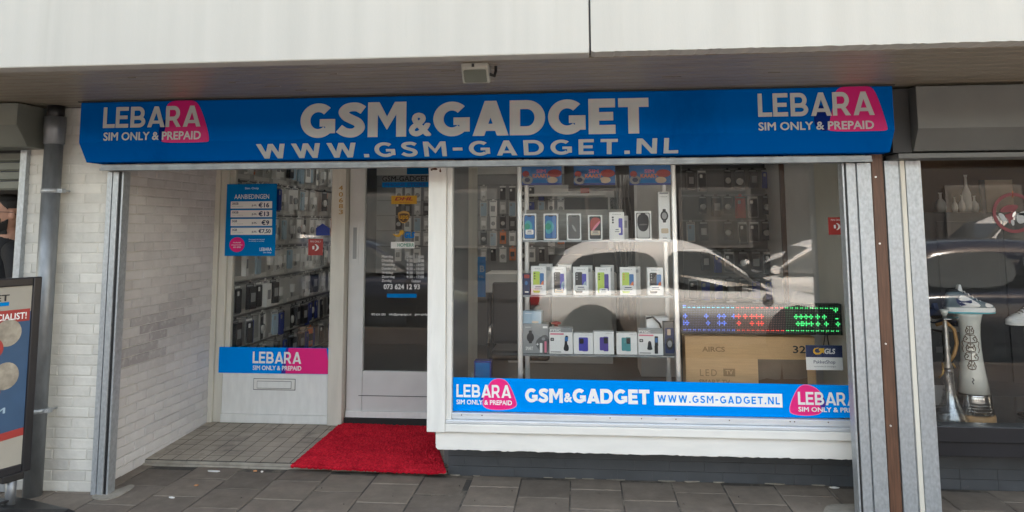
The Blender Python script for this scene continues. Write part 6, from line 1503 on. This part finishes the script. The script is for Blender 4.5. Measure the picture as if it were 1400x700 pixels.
# ================================================================== STREET BEHIND THE CAMERA (seen in the glass)
def car(loc, rz, paint, label, kind='hatch', L=4.2, group='cars parked along the kerb'):
    t = thing('parked_car', label, 'car', loc, rz, None, True); t['group'] = group
    k = L / 4.2; H = {'hatch': 1.46, 'van': 1.85, 'sedan': 1.42}[kind]
    st = [(-2.10, .62, .38, .70), (-2.02, .80, .24, .86), (-1.5, .86, .20, .93), (-.6, .87, .20, .93), (.5, .87, .20, .92), (1.1, .86, .20, .88), (1.75, .82, .22, .78), (2.02, .70, .28, .64), (2.10, .52, .36, .55)]
    rings = []
    for (x, w, zl, zt) in st:
        rings.append([(x * k, s * w * a, zl + (zt - zl) * b) for s, a, b in ((-1, .80, 0), (-1, .98, .12), (-1, 1.0, .45), (-1, .97, .85), (-1, .88, 1.0), (1, .88, 1.0), (1, .97, .85), (1, 1.0, .45), (1, .98, .12), (1, .80, 0))])
    MB().loft(rings).build('body', paint, t, subd=2)
    gh = {'hatch': [(-2.0, .70, .88), (-1.62, .62, H - .08), (-1.2, .60, H - .02), (-.2, .60, H), (.25, .60, H - .05), (1.12, .72, .88)],
          'sedan': [(-1.7, .70, .88), (-1.0, .60, H - .06), (-.5, .60, H - .01), (.0, .60, H), (.35, .60, H - .06), (1.2, .72, .88)],
          'van': [(-2.05, .78, .88), (-2.0, .76, H - .08), (-1.2, .75, H), (.2, .74, H), (.75, .70, H - .10), (1.5, .74, .88)]}[kind]
    rings = [[(x * k, -.82, .84), (x * k, -w - .01, z - .03), (x * k, -w * .82, z + .012), (x * k, 0, z + .03), (x * k, w * .82, z + .012), (x * k, w + .01, z - .03), (x * k, .82, .84)] for x, w, z in gh]
    MB().loft(rings).build('cabin', paint, t, subd=1)
    gx = [g_[0] for g_ in gh]; gw = [g_[1] for g_ in gh]; gz = [g_[2] - .03 for g_ in gh]
    def sidey(x, z):
        zt = float(np.interp(x, gx, gz)); w = float(np.interp(x, gx, gw)); return .82 + (w + .01 - .82) * max(0.0, min(1.0, (z - .84) / max(.05, zt - .84)))
    def pane(nm, pts, s_):
        P = chaikin(pts, 2); P = [(a, b) for a, b in P]; n = len(P)
        vs = [(a * k, s_ * (sidey(a, b) + .012), b) for a, b in P] + [(a * k, s_ * (sidey(a, b) - .01), b) for a, b in P]
        MB().add(vs, [tuple(range(n)), tuple(range(2 * n - 1, n - 1, -1))] + [(q, n + q, n + (q + 1) % n, (q + 1) % n) for q in range(n)]).build(nm, 'car_glass', t)
    zt_c = H - .13
    fx = gx[5] - .22; bxw = gx[0] + (.42 if kind != 'van' else .12)
    for s_ in (-1, 1):
        pane('side_window', [(-.30, .92), (fx, .92), (fx - .10, .98), (gx[4] + .08, zt_c - .03), (gx[4] - .15, zt_c), (-.30, zt_c)], s_)
        if kind != 'van':
            pane('side_window', [(-.42, .92), (-.42, zt_c), (gx[2] + .1, zt_c - .01), (gx[1] + .10, zt_c - .08), (bxw, .95), (bxw + .06, .92)], s_)
    for nm, (i0, i1) in (('windscreen', (5, 4)), ('rear_window', (0, 1))):
        (xa, wa, za), (xb, wb, zb) = gh[i0], gh[i1]; d_ = .035 if i0 == 5 else -.035
        P = [(xa + (xb - xa) * u + d_, .82 + (wb - .82) * u - .10, za + (zb - za) * u) for u in (.12, .9)]
        vs = [(P[0][0] * k, -P[0][1], P[0][2]), (P[0][0] * k, P[0][1], P[0][2]), (P[1][0] * k, P[1][1], P[1][2] - .01), (P[1][0] * k, -P[1][1], P[1][2] - .01)]
        vs += [(x - d_ * 1.6 * k, y, z - .03) for x, y, z in vs]
        MB().add(vs, [(0, 1, 2, 3), (7, 6, 5, 4), (0, 4, 5, 1), (1, 5, 6, 2), (2, 6, 7, 3), (3, 7, 4, 0)]).build(nm, 'car_glass', t)
    for s in (-1, 1):
        if kind == 'van': MB().prism([(-2.0 * k, .9), (-.5 * k, .9), (-.5 * k, H - .1), (-1.95 * k, H - .1)], s * .765 - .02, s * .765 + .02, 'y').build('side_panel', paint, t)
        MB().tube([(1.0 * k, s * .84, .93), (1.02 * k, s * .98, .98)], [.03, .07], 10).build('mirror', paint, t)
        MB().obox((1.95 * k, s * .60, .66), (.10, 0, -.02), (0, .12, 0), (0, 0, .06)).build('headlight', 'lens_frosted', t, .02)
        MB().obox((-2.02 * k, s * .66, .78), (.06, 0, 0), (0, .09, 0), (0, 0, .10)).build('tail_light', 'lamp_red', t, .02)
        for x in (-1.28, 1.3):
            w_ = MB()
            for r_, mt in ((.31, 'tyre'),):
                vs = MB().lathe([(.20, -.10), (.30, -.10), (.315, -.06), (.315, .06), (.30, .10), (.20, .10)], (0, 0, 0), 24)
                w_.add([(x * k + a, s * .78 + c, .315 + b) for a, b, c in vs.v], vs.f, True)
            wo_ = w_.build('wheel', 'tyre', t)
            r2 = MB(); vs = MB().lathe([(.02, .03), (.20, .05), (.21, .09), (.21, -.09), (.02, -.08)], (0, 0, 0), 24)
            r2.add([(x * k + a, s * (.80 + c), .315 + b) for a, b, c in vs.v], vs.f, True); r2.build('rim', 'aluminium', wo_)
            MB().tube([(x * k, s * .83, .33), (x * k, s * .872, .33)], .38, 24).build('wheel_arch', 'tyre', t)
    return t
ZR = -.10
xa_ = at(955, 335, .58 + 5.0)[0]
car((xa_ - .22, -5.0, ZR), 0, 'car_white', 'white hatchback parked at the kerb opposite the display window', 'hatch', 3.9)
xm_ = at(1045, 375, .58 + 7.5)[0]
car((xm_ + 1.0, -7.5, ZR), pi, 'car_white', 'white saloon car standing on the road behind the parked white hatchback', 'sedan', 4.4)
car((-.75, -5.0, ZR), 0, 'car_navy', 'dark navy hatchback parked at the kerb opposite the shop door', 'hatch', 4.0)
car((8.15, -5.0, ZR), 0, 'car_navy', 'small dark navy car parked at the kerb opposite the shoe shop', 'hatch', 3.6)
xn_ = at(1325, 318, .58 + 9.5)[0]
car((xn_ + 1.2, -9.5, ZR), pi, 'car_white', 'white van parked on the far side of the road', 'van', 4.9)
car((-3.5, -9.5, ZR), 0, 'car_white', 'white hatchback on the far side of the road', 'hatch', 4.4)
ob = thing('terraced_building', 'brick building with white framed windows on the other side of the street', 'building', (4, -17, 0))
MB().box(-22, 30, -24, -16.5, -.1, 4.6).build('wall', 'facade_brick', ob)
MB().box(-22.3, 30.3, -24.3, -16.2, 4.602, 4.8).build('roof', 'roof_felt', ob)
for fl in range(1):
    for k in range(12):
        x = -16 + k * 3.6
        f = MB().box(x, x + 2.0, -16.499, -16.40, .9 + fl * 3.1, 2.6 + fl * 3.1).build('window', 'board_dark', ob)
        MB().box(x + .1, x + .95, -16.399, -16.385, 1.0 + fl * 3.1, 2.5 + fl * 3.1).box(x + 1.05, x + 1.9, -16.399, -16.385, 1.0 + fl * 3.1, 2.5 + fl * 3.1).build('pane', 'car_glass', f)
